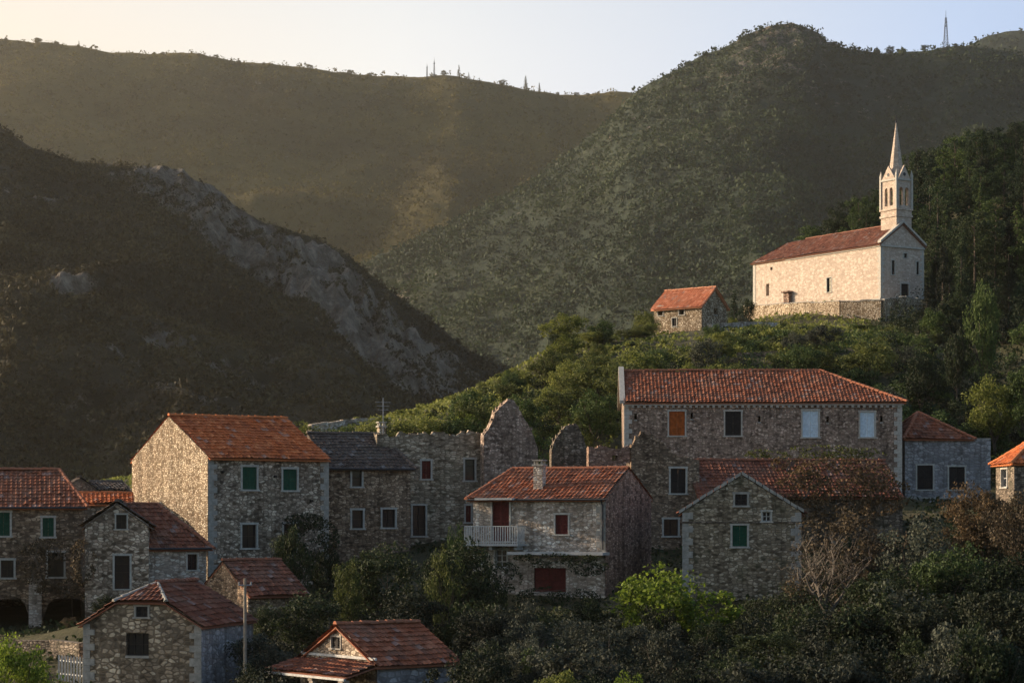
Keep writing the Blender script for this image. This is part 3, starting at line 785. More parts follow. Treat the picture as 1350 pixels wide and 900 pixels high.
def fragment(name, label, cat, Lp, Rp, pts, mat, t=.6, seed=1, parent=None, holes=(), partname='wall'):
    G = House(name, label, cat, Lp, Rp, None, W=t) if parent is None else None
    if parent is not None:
        G = House('dummy', 'x', 'x', Lp, Rp, None, W=t, z0=parent.z0); bpy.data.objects.remove(G.root); FOOT.pop()
    fr = G.front; pf = [fr.pix(*p) for p in pts]; pf[0] = (0, pf[0][1]); pf[-1] = (fr.len, pf[-1][1])
    ops = [fr.rect(*h) for h in holes]
    mb = MB(); pp = ragged(pf,.08,.3,seed); wall_face(mb, fr, -1, pp, ops, t=t, cap=True, ends=True); rough_top(mb, fr, pp, t, seed)
    if parent is None:
        o = mb.build(partname if False else 'wall', M[mat], G.root)
    else:
        o = mb.build(partname, M[mat], parent.root); to_frame(o, G, parent)
    return G
R2 = fragment('ruined_house', 'broken grey wall stumps of a collapsed house left of the long manor', 'ruin', (727,146), (776,146.5), ((727,594),(733,578),(741,566),(750,558),(758,557),(765,568),(771,582),(776,596)), 'rubble_dark', seed=11)
fragment('', '', '', (776,144.6), (838,145.2), ((776,590),(790,588),(812,589),(838,588)), 'rubble_red', seed=12, parent=R2, holes=((807,600,814,607),), partname='side_wall')
R3 = House('ruined_house', 'tall narrow ruin with two framed black windows below the manor left end', 'ruin', (832,142.3), (922,142.9), None, W=5)
R3.win('front', 884,617,904,650, 'darkwood'); R3.win('front', 875,684,894,706, 'glass')  # upper opening: dark leaves added to hide its bright interior
fr = R3.front; pf = [fr.pix(*p) for p in ((832,592),(838,580),(846,572),(858,572),(870,582),(884,595),(896,603),(908,604),(922,606))]; pf[0] = (0,pf[0][1]); pf[-1] = (fr.len,pf[-1][1])
hi = pf[-1][1]
R3.pr = {'front': ragged(pf,.08,.35,15), 'right': ragged([(0,hi),(R3.W,hi-.6)],.1,.4,16), 'left': ragged([(0,hi-.8),(R3.W,hi-.1)],.1,.4,17), 'back': ragged([(0,hi-.6),(R3.Lx,hi-.5)],.1,.4,18)}
mb = MB()
for fn in ('front','back','left','right'): wall_face(mb, getattr(R3, fn), R3.zb, R3.pr[fn], R3.ops[fn], cap=True); rough_top(mb, getattr(R3, fn), R3.pr[fn], .5, 4)
mb.build('wall', M['rubble_brown'], R3.root)
for f in R3.pend: f()

# long manor
E_ = House('manor_house', 'long manor with orange and pale blue shutters above the ruins', 'house', (823,160.6), (1189,160), 528, W=11)
E_.win('front', 882,542,903,574, 'orangewood', lab='window closed with orange boards'); E_.win('front', 956,542,977,574, 'darkwood', lab='black window in a pale stone frame')  # second window: dark leaves give the darkness of an open void
E_.win('front', 1058,541,1079,576, 'bluewood', lab='window with pale blue shutters'); E_.win('front', 1134,543,1153,576, 'bluewood', lab='window with pale blue shutters')
for px,py in ((838,549),(912,548),(1001,552),(1091,553),(1162,552)):
    E_.win('front', px-1.6, py-4, px+1.6, py+4, 'open', frame=None)
E_.zb = -1.5
E_.gable(ZP(489,165.5)-ZP(528,160), mat='t_red', wallmat='rubble_manor', hips=(0,5.2)); E_.quoins(('fr',), 'trim'); E_.quoins(('fl',), 'trim')
mb = MB(); z = E_.ez
mb.box(-.1, E_.Lx+.12, -.2, .0, z-.34, z-.2)
for k in range(48):
    u = .2+k*(E_.Lx-.4)/47; mb.box(u-.09, u+.09, -.16, .0, z-.5, z-.345)
mb.build('cornice', M['trim'], E_.root)
mb = MB()
zr_ = E_.ridge[0].z
for (y0,z0_),(y1,z1_) in (((-.15,z-.1),(E_.W/2,zr_+.22)),((E_.W/2,zr_+.22),(E_.W+.15,z-.1))):
    mb.hexa([(-.32,y0,z0_-.1),(.06,y0,z0_-.1),(.06,y1,z1_-.1),(-.32,y1,z1_-.1),(-.32,y0,z0_+.12),(.06,y0,z0_+.12),(.06,y1,z1_+.12),(-.32,y1,z1_+.12)])
mb.build('gable_coping', M['trim'], E_.root)

# lower red-roofed annexe in front of the manor
M2 = House('stone_house', 'low house with a sagging dark red roof half buried in vines, under the manor', 'house', (920,141.5), (1190,143), 652, W=8)
M2.gable(ZP(607,146)-ZP(652,141.5), mat='t_dred', wallmat='rubble_dark'); 
# balcony house
D = House('stone_house', 'pale stone house with a white railed balcony and dark red shutters', 'house', (624,128.3), (798,125), 655, right=858)
D.win('front', 649,660,671.5,713, 'redwood', sill=False, lab='dark red balcony door'); D.win('front', 732,678,749,704, 'redwood', fw=.09, lab='small window with dark red shutters')
D.win('front', 704,748,746,780, 'redwood', frame=None); D.win('front', 653,724,668,748, 'glasswhite', fw=.08, mull=(1,2))
D.zb = -2
D.gable(ZP(618,130)-ZP(655,128.3), mat='t_red', wallmat='rubble_pale', hips=(.9,0), profs={}); D.quoins(('fr',), 'coping', z0=D.zr(730,125))
mb = MB(); wall_face(mb, D.right, -2, [(0,D.ez-.06),(D.W/2,D.ez-.06+ZP(618,130)-ZP(655,128.3)),(D.W,D.ez-.06)], [], t=.1, w_out=.03, ends=True); mb.build('gable_wall', M['rubble_red'], D.root)
q = D.loc(712,128.1); sl = (ZP(618,130)-ZP(655,128.3))/(D.W/2); D.chimney(q[0], 1.3, D.ez-.2, D.ez+sl*1.3+1.15, .55, .5)
f = D.front
a = f.pix(616,716); b = f.pix(694,716); bz = a[1]
mb = MB(); mb.fbox(f, a[0]+.3, b[0], bz-.12, bz, .0, 1.15)
for u in (a[0]+.5, (a[0]+b[0])/2, b[0]-.3): mb.fbox(f, u-.09, u+.09, bz-.34, bz-.12, .0, .85)
bal = mb.build('balcony', M['concrete'], D.root)
mb = MB(); u0, u1 = a[0]+.34, b[0]-.04; top = bz+1.0
mb.fbox(f, u0, u1, top-.05, top, 1.06, 1.12); mb.fbox(f, u0, u1, bz+.08, bz+.12, 1.07, 1.11)
for e in (u0, u1-.05): mb.fbox(f, e, e+.05, top-.05, top, 0.0, 1.06); mb.fbox(f, e, e+.05, bz+.08, bz+.12, 0.0, 1.06)
n = 22
for k in range(n+1):
    u = u0+(u1-u0-.05)*k/n; mb.fbox(f, u, u+.05, bz, top-.05, 1.065, 1.115)
for k in range(1,7):
    for e in (u0, u1-.05): mb.fbox(f, e, e+.045, bz, top-.05, k*.16, k*.16+.045)
mb.build('railing', M['white'], bal)
p0 = f.pix(633,658); p1 = f.pix(682,658); mb = MB(); mb.fbox(f, p0[0], p1[0], p0[1]-.04, p0[1]+.07, .0, .75); mb.build('door_canopy', M['white'], D.root)
p0 = f.pix(678,728); p1 = f.pix(806,728); mb = MB(); mb.fbox(f, p0[0], f.len+.25, p0[1]-.1, p0[1]+.06, .0, 1.0); mb.build('ledge', M['concrete'], D.root)
p0 = f.pix(795,660); mb = MB(); mb.tube([f.pt(p0[0],D.ez-.2,.3), f.pt(p0[0],D.ez-.45,.08), f.pt(p0[0],D.zr(724,125),.08)], .05, 6); mb.build('downpipe', M['iron'], D.root)
D.gutter()
# gable fronted house
Hh = House('stone_house', 'gable fronted stone house with one green shuttered window and pale coping', 'house', (900,122.8), (1056,122.2), 673, W=8.5)
Hh.win('front', 965.5,692,985,720, 'green', lab='green shuttered window'); Hh.win('front', 969,651,985,666, 'darkwood', frame='coping'); Hh.win('front', 1005,674,1016,687, 'glasswhite', fw=.08)
Hh.zb = -1.5
Hh.gable(ZP(625,122.5)-ZP(673,122), axis='y', mat='t_dred', wallmat='rubble_green', g=-.3); Hh.quoins(('fl','fr'), 'coping')
mb = MB(); ez = Hh.ez; rz = Hh.ez+ZP(625,122.5)-ZP(673,122); mid = Hh.Lx/2
for (x0,z0_),(x1,z1_) in (((-.2,ez-.12),(mid,rz)),((mid,rz),(Hh.Lx+.2,ez-.12))):
    nseg = 9
    for k in range(nseg):
        t0, t1 = k/nseg, (k+1)/nseg-.012; j = random.uniform(-.02,.02)
        xa, za, xb, zb_ = x0+(x1-x0)*t0, z0_+(z1_-z0_)*t0+j, x0+(x1-x0)*t1, z0_+(z1_-z0_)*t1+j
        mb.hexa([(xa,-.08,za-.02),(xb,-.08,zb_-.02),(xb,.36,zb_-.02),(xa,.36,za-.02),(xa,-.08,za+.16),(xb,-.08,zb_+.16),(xb,.36,zb_+.16),(xa,.36,za+.16)])
mb.build('gable_coping', M['coping'], Hh.root)
u,z = Hh.front.pix(900,688); mb = MB(); mb.fbox(Hh.front, -.02, Hh.Lx+.02, z-.06, z+.04, 0.0, .06); mb.build('string_course', M['rubble_dark'], Hh.root)

# blue grey house right of the manor
Nn = House('stone_house', 'blue grey rendered house with a small hipped roof beside the manor right end', 'house', (1193,161.6), (1306,162.2), 579, W=6)
Nn.win('front', 1209,613,1230,645, 'darkwood', fw=.1); Nn.win('front', 1251,615,1272,645, 'darkwood', fw=.1)
ap = ZP(543,164)-Nn.z0; xr = Nn.loc(1286,161.8)[0]; xa = Nn.loc(1211,164)[0]
ezz = Nn.ez+.02
pl = [[Vector((-.2,-.25,ezz)),Vector((xr,-.25,ezz)),Vector((xa+.15,3,ap))], [Vector((xr,-.25,ezz)),Vector((xr,6.2,ezz)),Vector((xa+.15,3,ap))], [Vector((xr,6.2,ezz)),Vector((-.2,6.2,ezz)),Vector((xa+.15,3,ap))], [Vector((-.2,6.2,ezz)),Vector((-.2,-.25,ezz)),Vector((xa+.15,3,ap))]]
Nn.roof(pl, 't_red')
for p in (pl[0][0], pl[1][0], pl[2][0], pl[3][0]): ridge_caps(p, pl[0][2], M['t_red'], Nn.roof_o)
zt = Nn.ez-.05; Nn.pr = {'front': [(0,zt),(Nn.Lx-1,zt),(Nn.Lx-.9,zt+.15),(Nn.Lx,zt)], 'back': [(0,zt),(Nn.Lx,zt)], 'left': [(0,zt),(6,zt)], 'right': [(0,zt),(6,zt)]}
Nn.walls('plaster_and_shade')
u,z = Nn.front.pix(1200,656); mb = MB(); mb.fbox(Nn.front, -.02, Nn.Lx, z-.08, z+.05, 0.0, .12); mb.build('ledge', M['coping'], Nn.root)
mb = MB(); mb.box(xr+.1, Nn.Lx, .0, 6, zt+.05, zt+.16); mb.build('flat_roof', M['coping'], Nn.root)
# right edge house
Oo = House('stone_house', 'small house with a sunlit orange roof at the right end of the village', 'house', (1337,139), (1440,139.5), 606, left=1313)
Oo.win('left', 1320,618,1328,642, 'glasswhite', fw=.08)
Oo.gable(ZP(578,142)-ZP(606,139), mat='t_orange', wallmat='rubble_dark', hips=(1.9,1.9))  # walls take dark rubble colour for the shade of nearby trees

# left edge house with arches
K = House('stone_house', 'long stone house with green shutters above two dark ground floor arches', 'house', (-75,123.5), (108,125), 665, W=8)
K.win('front', -4,675,13,706, 'green', lab='green shuttered window'); K.win('front', 56,682,71,707, 'green', lab='green shuttered window')
K.win('front', 1,738,18,761, 'glass'); K.win('front', 63,728,84,760, 'glass')
fz = K.front.pix(50,789)[1]
K.zb = -1.5
K.gable(ZP(619,128)-ZP(665,123.5), mat='t_red', wallmat='rubble_brown', hips=(0,1.2), build_wall=False); K.walls('rubble_brown', front_z0=fz)
mb = MB(); c0 = K.front.pix(12,796); c1 = K.front.pix(88,796); zg = K.front.pix(12,842)[1]
wa = K.front.pix(36,800)[0]-K.front.pix(-14,800)[0]; wb = K.front.pix(119,800)[0]-K.front.pix(58,800)[0]
arch_panel(mb, K.front, -1.5, fz, [(c0[0], wa, fz-.35-wa/2+.55, zg), (c1[0], wb, fz-.35-wb/2+.55, zg)], t=.6)
mb.build('arcade', M['rubble_brown'], K.root)
a = K.front.pix(38,765); b = K.front.pix(55,765); mb = MB(); mb.fbox(K.front, a[0], b[0], -1.5, a[1], .0, .35); mb.fbox(K.front, a[0]-.08, b[0]+.08, a[1], a[1]+.12, .0, .43); mb.build('buttress', M['rubble_pale'], K.root)
K.gutter()
# gabled wing and white wing
P1 = House('stone_house', 'small gable fronted house with a tall dark door beside the arches', 'house', (112,121), (196,121.4), 690, W=6)
P1.win('front', 153,678,167,697, 'glass', fw=.07); P1.win('front', 151,732,171,776, 'glass', fw=.1, mull=(1,3), sill=False)
P1.gable(ZP(661,121)-ZP(690,121), axis='y', mat='t_brown', wallmat='rubble', g=.1)
P2 = House('stone_house', 'whitewashed low house with a red hipped roof below the sunlit gable', 'house', (190,121.8), (272,123.4), 719, W=7)
P2.win('front', 247,730,260,751, 'glass', fw=.07)
P2.gable(ZP(665,125)-ZP(719,121.8), mat='t_dred', wallmat='rubble_pale', hips=(0,1.6)); P2.gutter()
# tiny houses behind
Q1 = House('stone_house', 'far pinkish gable peeping over the left roofs', 'house', (86,168), (126,168.5), 642, W=5)
Q1.gable(ZP(629,168)-ZP(642,168), axis='y', mat='t_brown', wallmat='rubble_red', g=.05)
Q2 = House('stone_house', 'far small pale house just left of the sunlit gable', 'house', (128,170), (172,171), 645, W=5)
Q2.gable(ZP(634,170)-ZP(645,170), mat='t_brown', wallmat='rubble_pale')
Q3 = House('stone_house', 'strip of orange roof squeezed in behind the gabled house and sunlit gable', 'house', (104,133), (176,133.6), 662, W=4)
Q3.gable(ZP(650,134)-ZP(662,133), mat='t_orange', wallmat='rubble')
# front left house, half hipped
S = House('stone_house', 'low stone house with a half hipped roof nearest the camera at left', 'house', (110,103), (265,101.5), 819, W=6.2)
S.win('front', 179,799,195,813, 'darkwood', frame='coping', fw=.08); S.win('front', 166,834,196,864, 'glass', frame=None, mull=(2,1))
S.zb = -1
Lx, W, ez = S.Lx, S.W, S.ez; rise = ZP(769,103)-ZP(819,103); jz = ZP(791,103)-ZP(819,103)
sl = rise/(Lx/2); xj = jz/sl; back = 1.7; o = .25
rp = Vector((Lx/2, back, ez+rise)); rb = Vector((Lx/2, W+.15, ez+rise)); jl = Vector((xj, -.2, ez+jz-.02)); jr = Vector((Lx-xj, -.2, ez+jz-.02))
pl = [[Vector((-o,W+.15,ez-sl*o)), Vector((-o,-.2,ez-sl*o)), jl, rp, rb], [Vector((Lx+o,-.2,ez-sl*o)), Vector((Lx+o,W+.15,ez-sl*o)), rb, rp, jr], [jl, jr, rp]]
S.roof(pl, 't_dred'); ridge_caps(rp, rb, M['t_dred'], S.roof_o); ridge_caps(jl, rp, M['coping'], S.roof_o, r=.1); ridge_caps(jr, rp, M['coping'], S.roof_o, r=.1)
tr_ = [(0,ez-.06),(xj,ez+jz-.08),(Lx-xj,ez+jz-.08),(Lx,ez-.06)]
S.pr = {'front': tr_, 'back': [(0,ez-.06),(Lx/2,ez+rise-.06),(Lx,ez-.06)], 'left': [(0,ez-.06),(W,ez-.06)], 'right': [(0,ez-.06),(W,ez-.06)]}
S.walls('rubble_warm'); S.quoins(('fl','fr'), 'coping')
mb = MB(); wall_face(mb, S.right, -1, [(0,ez-.1),(W,ez-.1)], [], t=.1, w_out=.03, ends=True); mb.build('side_wall', M['plaster_and_shade'], S.root)  # grey skin over warm rubble; this side's bluish shade put into colour
# low house with brown red roof
T = House('stone_house', 'low stone shed with a faded red brown roof under the tall house', 'house', (327,117), (404,119), 781, left=262)
T.gable(ZP(739,119)-ZP(781,117), mat='t_dred', wallmat='rubble_brown'); 
# house at bottom centre
G = House('stone_house', 'small house with a red ridge tiled roof and pillared porch at the bottom', 'house', (497,97), (600,99.5), 873, left=399)
G.zb = -1.5
G.win('left', 437,839,449,854, 'darkwood', frame='coping', fw=.06)
G.win('left', 376,886,396,925, 'open', frame=None); G.win('left', 430,886,444,925, 'open', frame=None)
G.gable(ZP(823,99.4)-ZP(873,97), mat='t_red', wallmat='rubble', g=.18)
mb = MB(); wall_face(mb, G.front, -1.5, [(0,G.ez-.08),(G.Lx,G.ez-.08)], [], t=.1, w_out=.03, ends=True); mb.build('side_wall', M['plaster_and_shade'], G.root)  # greyer skin on the sunless side, its shade put into the colour
z1 = G.ez-.05; z2 = G.ez-.5; d = 1.8; W = G.W
pl = [[Vector((-d,W+.3,z2)),Vector((-d,-.2,z2)),Vector((-.02,-.2,z1)),Vector((-.02,W+.3,z1))]]
bm = bmesh.new(); bm.loops.layers.uv.new('UVMap'); tile_plane(bm, None, pl[0], seed=5); me = bpy.data.meshes.new('porch_roof'); bm.to_mesh(me); bm.free(); me.materials.append(M['t_dred']); link(me, 'porch_roof', G.root)
mb = MB(); mb.box(-d-.03, -d+.1, -.2, W+.3, z2-.2, z2-.1); mb.build('fascia', M['white'], G.root)
for y in (.1, W*.42, W-.1):
    mb = MB(); mb.box(-d+.05, -d+.3, y-.13, y+.13, -1.5, z2-.21); mb.box(-d+.0, -d+.35, y-.17, y+.17, z2-.32, z2-.2); mb.build('pillar', M['rubble_pale'], G.root)
mb = MB(); mb.fbox(G.left, 0, W, z1+.14, z1+.25, .0, .1); mb.build('string_course', M['white'], G.root)

# small house on the ridge
J = House('stone_house', 'small sunlit stone house with an orange roof on the ridge below the church', 'house', (925,243), (958,246.5), 401, left=862)
J.win('left', 867,404,874,416, 'open', frame='trim', fw=.08); J.win('left', 895,405,902,415, 'open', frame='trim', fw=.08); J.win('left', 886,419,892,430, 'darkwood', frame='trim', fw=.08); J.win('left', 903,444,911,455, 'open', frame=None)
J.win('front', 941,406,946,415, 'open', frame=None)
J.zb = -2
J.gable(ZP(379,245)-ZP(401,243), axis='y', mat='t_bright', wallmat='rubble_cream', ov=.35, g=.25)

# ------------------------------------------------------------------ church
Ch = House('church', 'pale stone church with red roof and slender spired bell tower on the hill', 'church', (1161,262), (1218,265.5), 319, left=1036, z0=24.6)
Ch.zb = -1.5
Ch.win('left', 1090,366,1096,385, 'glass', frame='trim', fw=.1, mull=(0,3))
Ch.win('front', 1175.5,343,1179.5,362, 'glass', frame='trim', fw=.1, mull=(0,3)); Ch.win('front', 1208,345,1211.5,362, 'glass', frame='trim', fw=.1, mull=(0,3))
Ch.win('front', 1188,374,1198,392, 'door', frame='trim', fw=.18, sill=False, name='door'); Ch.win('front', 1191,334,1196,340, 'glass', frame='trim', fw=.12, mull=(0,0), sill=False)
rise = 2.35
Ch.gable(rise, axis='y', mat='t_church', wallmat='ashlar', ov=.35, g=.2, hips=(0,0)); Ch.quoins(('fl','fr'), 'trim')
mb = MB()
mb.fbox(Ch.left, 0, Ch.W, Ch.ez-.5, Ch.ez-.25, 0, .14); mb.fbox(Ch.front, 0, Ch.Lx, Ch.ez-.5, Ch.ez-.3, 0.0, .18); mb.fbox(Ch.left, 0, Ch.W, .1, .5, 0, .1); mb.fbox(Ch.front, 0, Ch.Lx, .1, .5, 0, .1)
mb.build('cornice', M['trim'], Ch.root)
ez = Ch.ez; rz = ez+rise; Lx = Ch.Lx; mb = MB()
for (x0,za),(x1,zb_) in (((-.2,ez-.1),(Lx/2,rz+.1)),((Lx/2,rz+.1),(Lx+.2,ez-.1))):
    mb.hexa([(x0,-.26,za),(x1,-.26,zb_),(x1,.28,zb_),(x0,.28,za),(x0,-.26,za+.28),(x1,-.26,zb_+.28),(x1,.28,zb_+.28),(x0,.28,za+.28)])
mb.build('gable_coping', M['trim'], Ch.root)
# choir, a little narrower, hipped at the back
cw = .13; y0 = Ch.W; y1 = Ch.W+6.6; ce = ez-.06; cr = rz-.12; x0, x1 = cw, Lx-cw; mx = Lx/2; o = .3; sl = (cr-ce)/(mx-x0)
k = (993-CX)/F; y1 = (Ch.Lw.x+Ch.ux.x*cw-k*(Ch.Lw.y+Ch.ux.y*cw))/(k*Ch.uy.y-Ch.uy.x)
choir = empty('choir', (0,0,0)); choir.parent = Ch.root
class _S: pass
cf = [Frame((x0,y1),(0,-1),(-1,0),y1-y0,Ch), Frame((x1,y0),(0,1),(1,0),y1-y0,Ch), Frame((x1,y1),(-1,0),(0,1),x1-x0,Ch)]
mb = MB(); op = [cf[0].rect(1010,374,1014,390), cf[0].rect(1015.5,352,1018.5,356)]
wall_face(mb, cf[0], -1.5, [(0,ce),(y1-y0,ce)], op); wall_face(mb, cf[1], -1.5, [(0,ce),(y1-y0,ce)], []); wall_face(mb, cf[2], -1.5, [(0,ce),(x1-x0,ce)], [])
for a_, b_, z_a, z_b in ((0, .35, 0, 0),): pass
mb.build('wall', M['ashlar'], choir)
mb = MB(); mb.fbox(cf[0], 0, y1-y0-.01, ce-.25, ce-.03, 0, .13); mb.fbox(cf[0], 0, .5, -.5, ce-.3, 0, .04); mb.build('trim', M['trim'], choir)
hp = Vector((mx, y1-2.8, cr)); q = lambda x,y,z: Vector((x,y,z))
pl = [[q(x0-o,y1+o,ce-sl*o), q(x0-o,y0+.0,ce-sl*o), q(mx,y0,cr), hp], [q(x1+o,y0,ce-sl*o), q(x1+o,y1+o,ce-sl*o), hp, q(mx,y0,cr)], [q(x1+o,y1+o,ce-sl*o), q(x0-o,y1+o,ce-sl*o), hp]]
bm = bmesh.new(); bm.loops.layers.uv.new('UVMap')
for k_, p in enumerate(pl): tile_plane(bm, None, p, seed=k_+3)
me = bpy.data.meshes.new('roof'); bm.to_mesh(me); bm.free(); me.materials.append(M['t_church']); link(me, 'roof', choir)
# side doorway canopy by the choir
fr = Ch.left; a, za, b, zb_ = fr.rect(1037,386,1044,402); mb = MB()
mb.fbox(fr, a, b, 0, zb_, 0, .5); mb.fbox(fr, a-.15, b+.15, zb_, zb_+.18, 0, .75); mb.build('side_porch', M['rubble_red'], Ch.root)
# bell tower
tx0, tx1, ty0, ty1 = 2.45, 4.75, .05, 2.75
tz = lambda py: ZP(py, 264)-Ch.z0
tw = empty('bell_tower', (0,0,0)); tw.parent = Ch.root
mb = MB(); zb0 = ez-.5; zs = tz(286)
mb.box(tx0, tx1, ty0, ty1, zb0, zs); mb.box(tx0-.12, tx1+.12, ty0-.12, ty1+.12, zs, zs+.22); mb.box(tx0-.02, tx1+.02, ty0-.02, ty1+.02, zs+.22, tz(277)); mb.box(tx0-.14, tx1+.14, ty0-.14, ty1+.14, tz(277), tz(277)+.2)
mb.build('shaft', M['ashlar'], tw)
z0_ = tz(277)+.2; z1_ = tz(238)
TF = [Frame((tx0,ty0),(1,0),(0,-1),tx1-tx0,Ch), Frame((tx0,ty1),(0,-1),(-1,0),ty1-ty0,Ch), Frame((tx1,ty0),(0,1),(1,0),ty1-ty0,Ch), Frame((tx1,ty1),(-1,0),(0,1),tx1-tx0,Ch)]
mb = MB()
for fr in TF:
    c = fr.len/2; w = .56
    arch_panel(mb, fr, z0_, z1_, [(c-.42, w, tz(251), z0_+.35), (c+.42, w, tz(251), z0_+.35)], t=.3, pointed=True)
mb.build('belfry', M['ashlar'], tw)
mb = MB()
mb.box(tx0-.13, tx1+.13, ty0-.13, ty1+.13, z1_, z1_+.22)
for (x, y) in ((tx0,ty0),(tx1,ty0),(tx0,ty1),(tx1,ty1)):
    mb.box(x-.13, x+.13, y-.13, y+.13, z0_, z1_-.004); mb.box(x-.13, x+.13, y-.13, y+.13, z1_+.22, z1_+.5)
    i = len(mb.v); zz = z1_+.5
    mb.v += [Vector((x-.15,y-.15,zz)),Vector((x+.15,y-.15,zz)),Vector((x+.15,y+.15,zz)),Vector((x-.15,y+.15,zz)),Vector((x,y,zz+.8))]
    mb.f += [(i,i+1,i+4),(i+1,i+2,i+4),(i+2,i+3,i+4),(i+3,i,i+4)]
mb.build('pinnacle_frame', M['trim'], tw)
for fr in TF:      # gablets with a flat dark disc painting the shade of a round hole
    mb = MB(); c = fr.len/2; zz = z1_+.22
    hw = c-.25
    for w0, w1 in ((-.12, .06),):
        pts = [(c-hw,zz),(c+hw,zz),(c,zz+1.55)]
        A3 = [fr.pt(u,z,w1) for u,z in pts]; B3 = [fr.pt(u,z,w0) for u,z in pts]
        mb.poly(A3); mb.poly(B3[::-1])
        for a_, b_ in ((0,1),(1,2),(2,0)): mb.quad(A3[a_], A3[b_], B3[b_], B3[a_])
    gb_ = mb.build('gablet', M['ashlar'], tw)
    mb = MB(); ctr = fr.pt(c, zz+.5, .075)
    ring = [fr.pt(c+.22*math.cos(t*math.pi/5), zz+.5+.22*math.sin(t*math.pi/5), .075) for t in range(10)]; mb.poly(ring); mb.build('gablet_dark_disc', M['iron'], tw)
mb = MB(); cx, cy = (tx0+tx1)/2, (ty0+ty1)/2; zb1 = z1_+.24; tip = tz(160); r = 1.02; i = len(mb.v)
for k in range(8):
    t = math.pi*(k+.5)/4; mb.v.append(Vector((cx+r*math.cos(t), cy+r*math.sin(t), zb1)))
for k in range(8):
    t = math.pi*(k+.5)/4; mb.v.append(Vector((cx+.05*math.cos(t), cy+.05*math.sin(t), tip)))
for k in range(8): mb.f.append((i+k, i+(k+1)%8, i+8+(k+1)%8, i+8+k))
mb.f.append(tuple(i+8+k for k in range(8)))
spire = mb.build('spire', M['ashlar'], tw)
mb = MB(); mb.tube([(cx,cy,tip-.1),(cx,cy,tip+.85)], .035, 5); mb.tube([(cx-.25,cy,tip+.55),(cx+.25,cy,tip+.55)], .03, 5); mb.tube([(cx,cy,tip),(cx,cy,tip+.16)], .12, 8); mb.build('cross', M['iron'], tw)
mb = MB(); mb.tube([(cx,cy,tz(262)+.5),(cx,cy,tz(262)+.3),(cx,cy,tz(262)),(cx,cy,tz(262)-.3)], [.08,.2,.25,.38], 10); mb.tube([(tx0+.3,cy,tz(262)+.55),(tx1-.3,cy,tz(262)+.55)], .06, 5); mb.build('bell', M['iron'], tw)

# ------------------------------------------------------------------ walls and street furniture
def wall_thing(name, label, cat, pts, h, t, mat, group=None, coping=True, drop=1.0):
    """pts: (px, py_top, d)"""
    W3 = [P(*p) for p in pts]; o = W3[0]; z = min(p.z for p in W3)-h
    root = empty(name, (o.x, o.y, z)); tag(root, label, cat, group, 'thing')
    mb = MB(); cp = MB()
    for a, b in zip(W3, W3[1:]):
        dv = Vector((b.x-a.x, b.y-a.y)); L_ = dv.length; n = max(1, int(L_/1.2)); dv.normalize(); nn = Vector((-dv.y, dv.x))
        for k in range(n):
            p = a.lerp(b, k/n); q = a.lerp(b, (k+1)/n); j = random.uniform(-.06, .06)
            for B_, z0, z1, tt in ((mb, -drop, 0, t/2), (cp, .0, .12, t/2+.05)):
                if B_ is cp and not coping: continue
                c = [Vector((s_.x-o.x+nn.x*w, s_.y-o.y+nn.y*w)) for s_, w in ((p,-tt),(q,-tt),(q,tt),(p,tt))]
                zt = [p.z+j, q.z+j, q.z+j, p.z+j]; zb = [p.z-h-1]*2+[q.z-h-1]*2
                lo = [(c[m].x, c[m].y, (min(zb)-z) if B_ is mb else zt[m]-z) for m in range(4)]
                up = [(c[m].x, c[m].y, zt[m]+(0 if B_ is mb else .1)-z) for m in range(4)]
                B_.hexa(lo+up)
    mb.build('wall', M[mat], root)
    if coping: cp.build('coping', M['coping'], root)
    return root
wall_thing('terrace_wall', 'long stone terrace wall carrying the church platform', 'wall', ((984,404,275),(1045,400,266),(1110,398,259),(1163,396,256.5),(1190,392,258),(1228,398,263)), 3.0, .8, 'rubble_cream')
wall_thing('terrace_wall', 'low dry stone wall on the slope between the ridge house and church', 'wall', ((935,428,243),(975,424,247),(1030,425,250)), 1.0, .6, 'rubble_pale', coping=False)
wall_thing('garden_wall', 'rough garden wall between the arches and the white picket fence', 'wall', ((22,842,111),(70,843,110),(110,848,108.4)), 2.0, .5, 'rubble_dark', coping=False)
# bare rocky stump wall seen behind the brown roof
wall_thing('dry_stone_wall', 'tumbled pale field wall on the slope behind the brown roof', 'wall', ((408,560,196),(450,553,198),(498,550,200),(560,553,200)), 1.0, .6, 'rubble_pale', coping=False)
wall_thing('field_wall', 'short dry stone terrace wall midway up the slope left of the manor roof', 'wall', ((716,548,196),(760,541,198),(800,534,200),(822,527,202)), .9, .5, 'rubble_pale', coping=False)
wall_thing('field_wall', 'low terrace wall on the slope right above the peaked ruin', 'wall', ((640,540,205),(690,520,208),(728,506,210)), .8, .5, 'rubble_pale', coping=False)
wall_thing('field_wall', 'terrace wall among bushes just above the manor roof', 'wall', ((905,470,216),(960,466,218),(1030,462,218)), .9, .5, 'rubble_brown', coping=False)
wall_thing('field_wall', 'old wall fragment on the dark slope above the manor hipped roof end', 'wall', ((1105,470,222),(1150,476,220),(1180,484,216)), .9, .5, 'rubble_dark', coping=False)
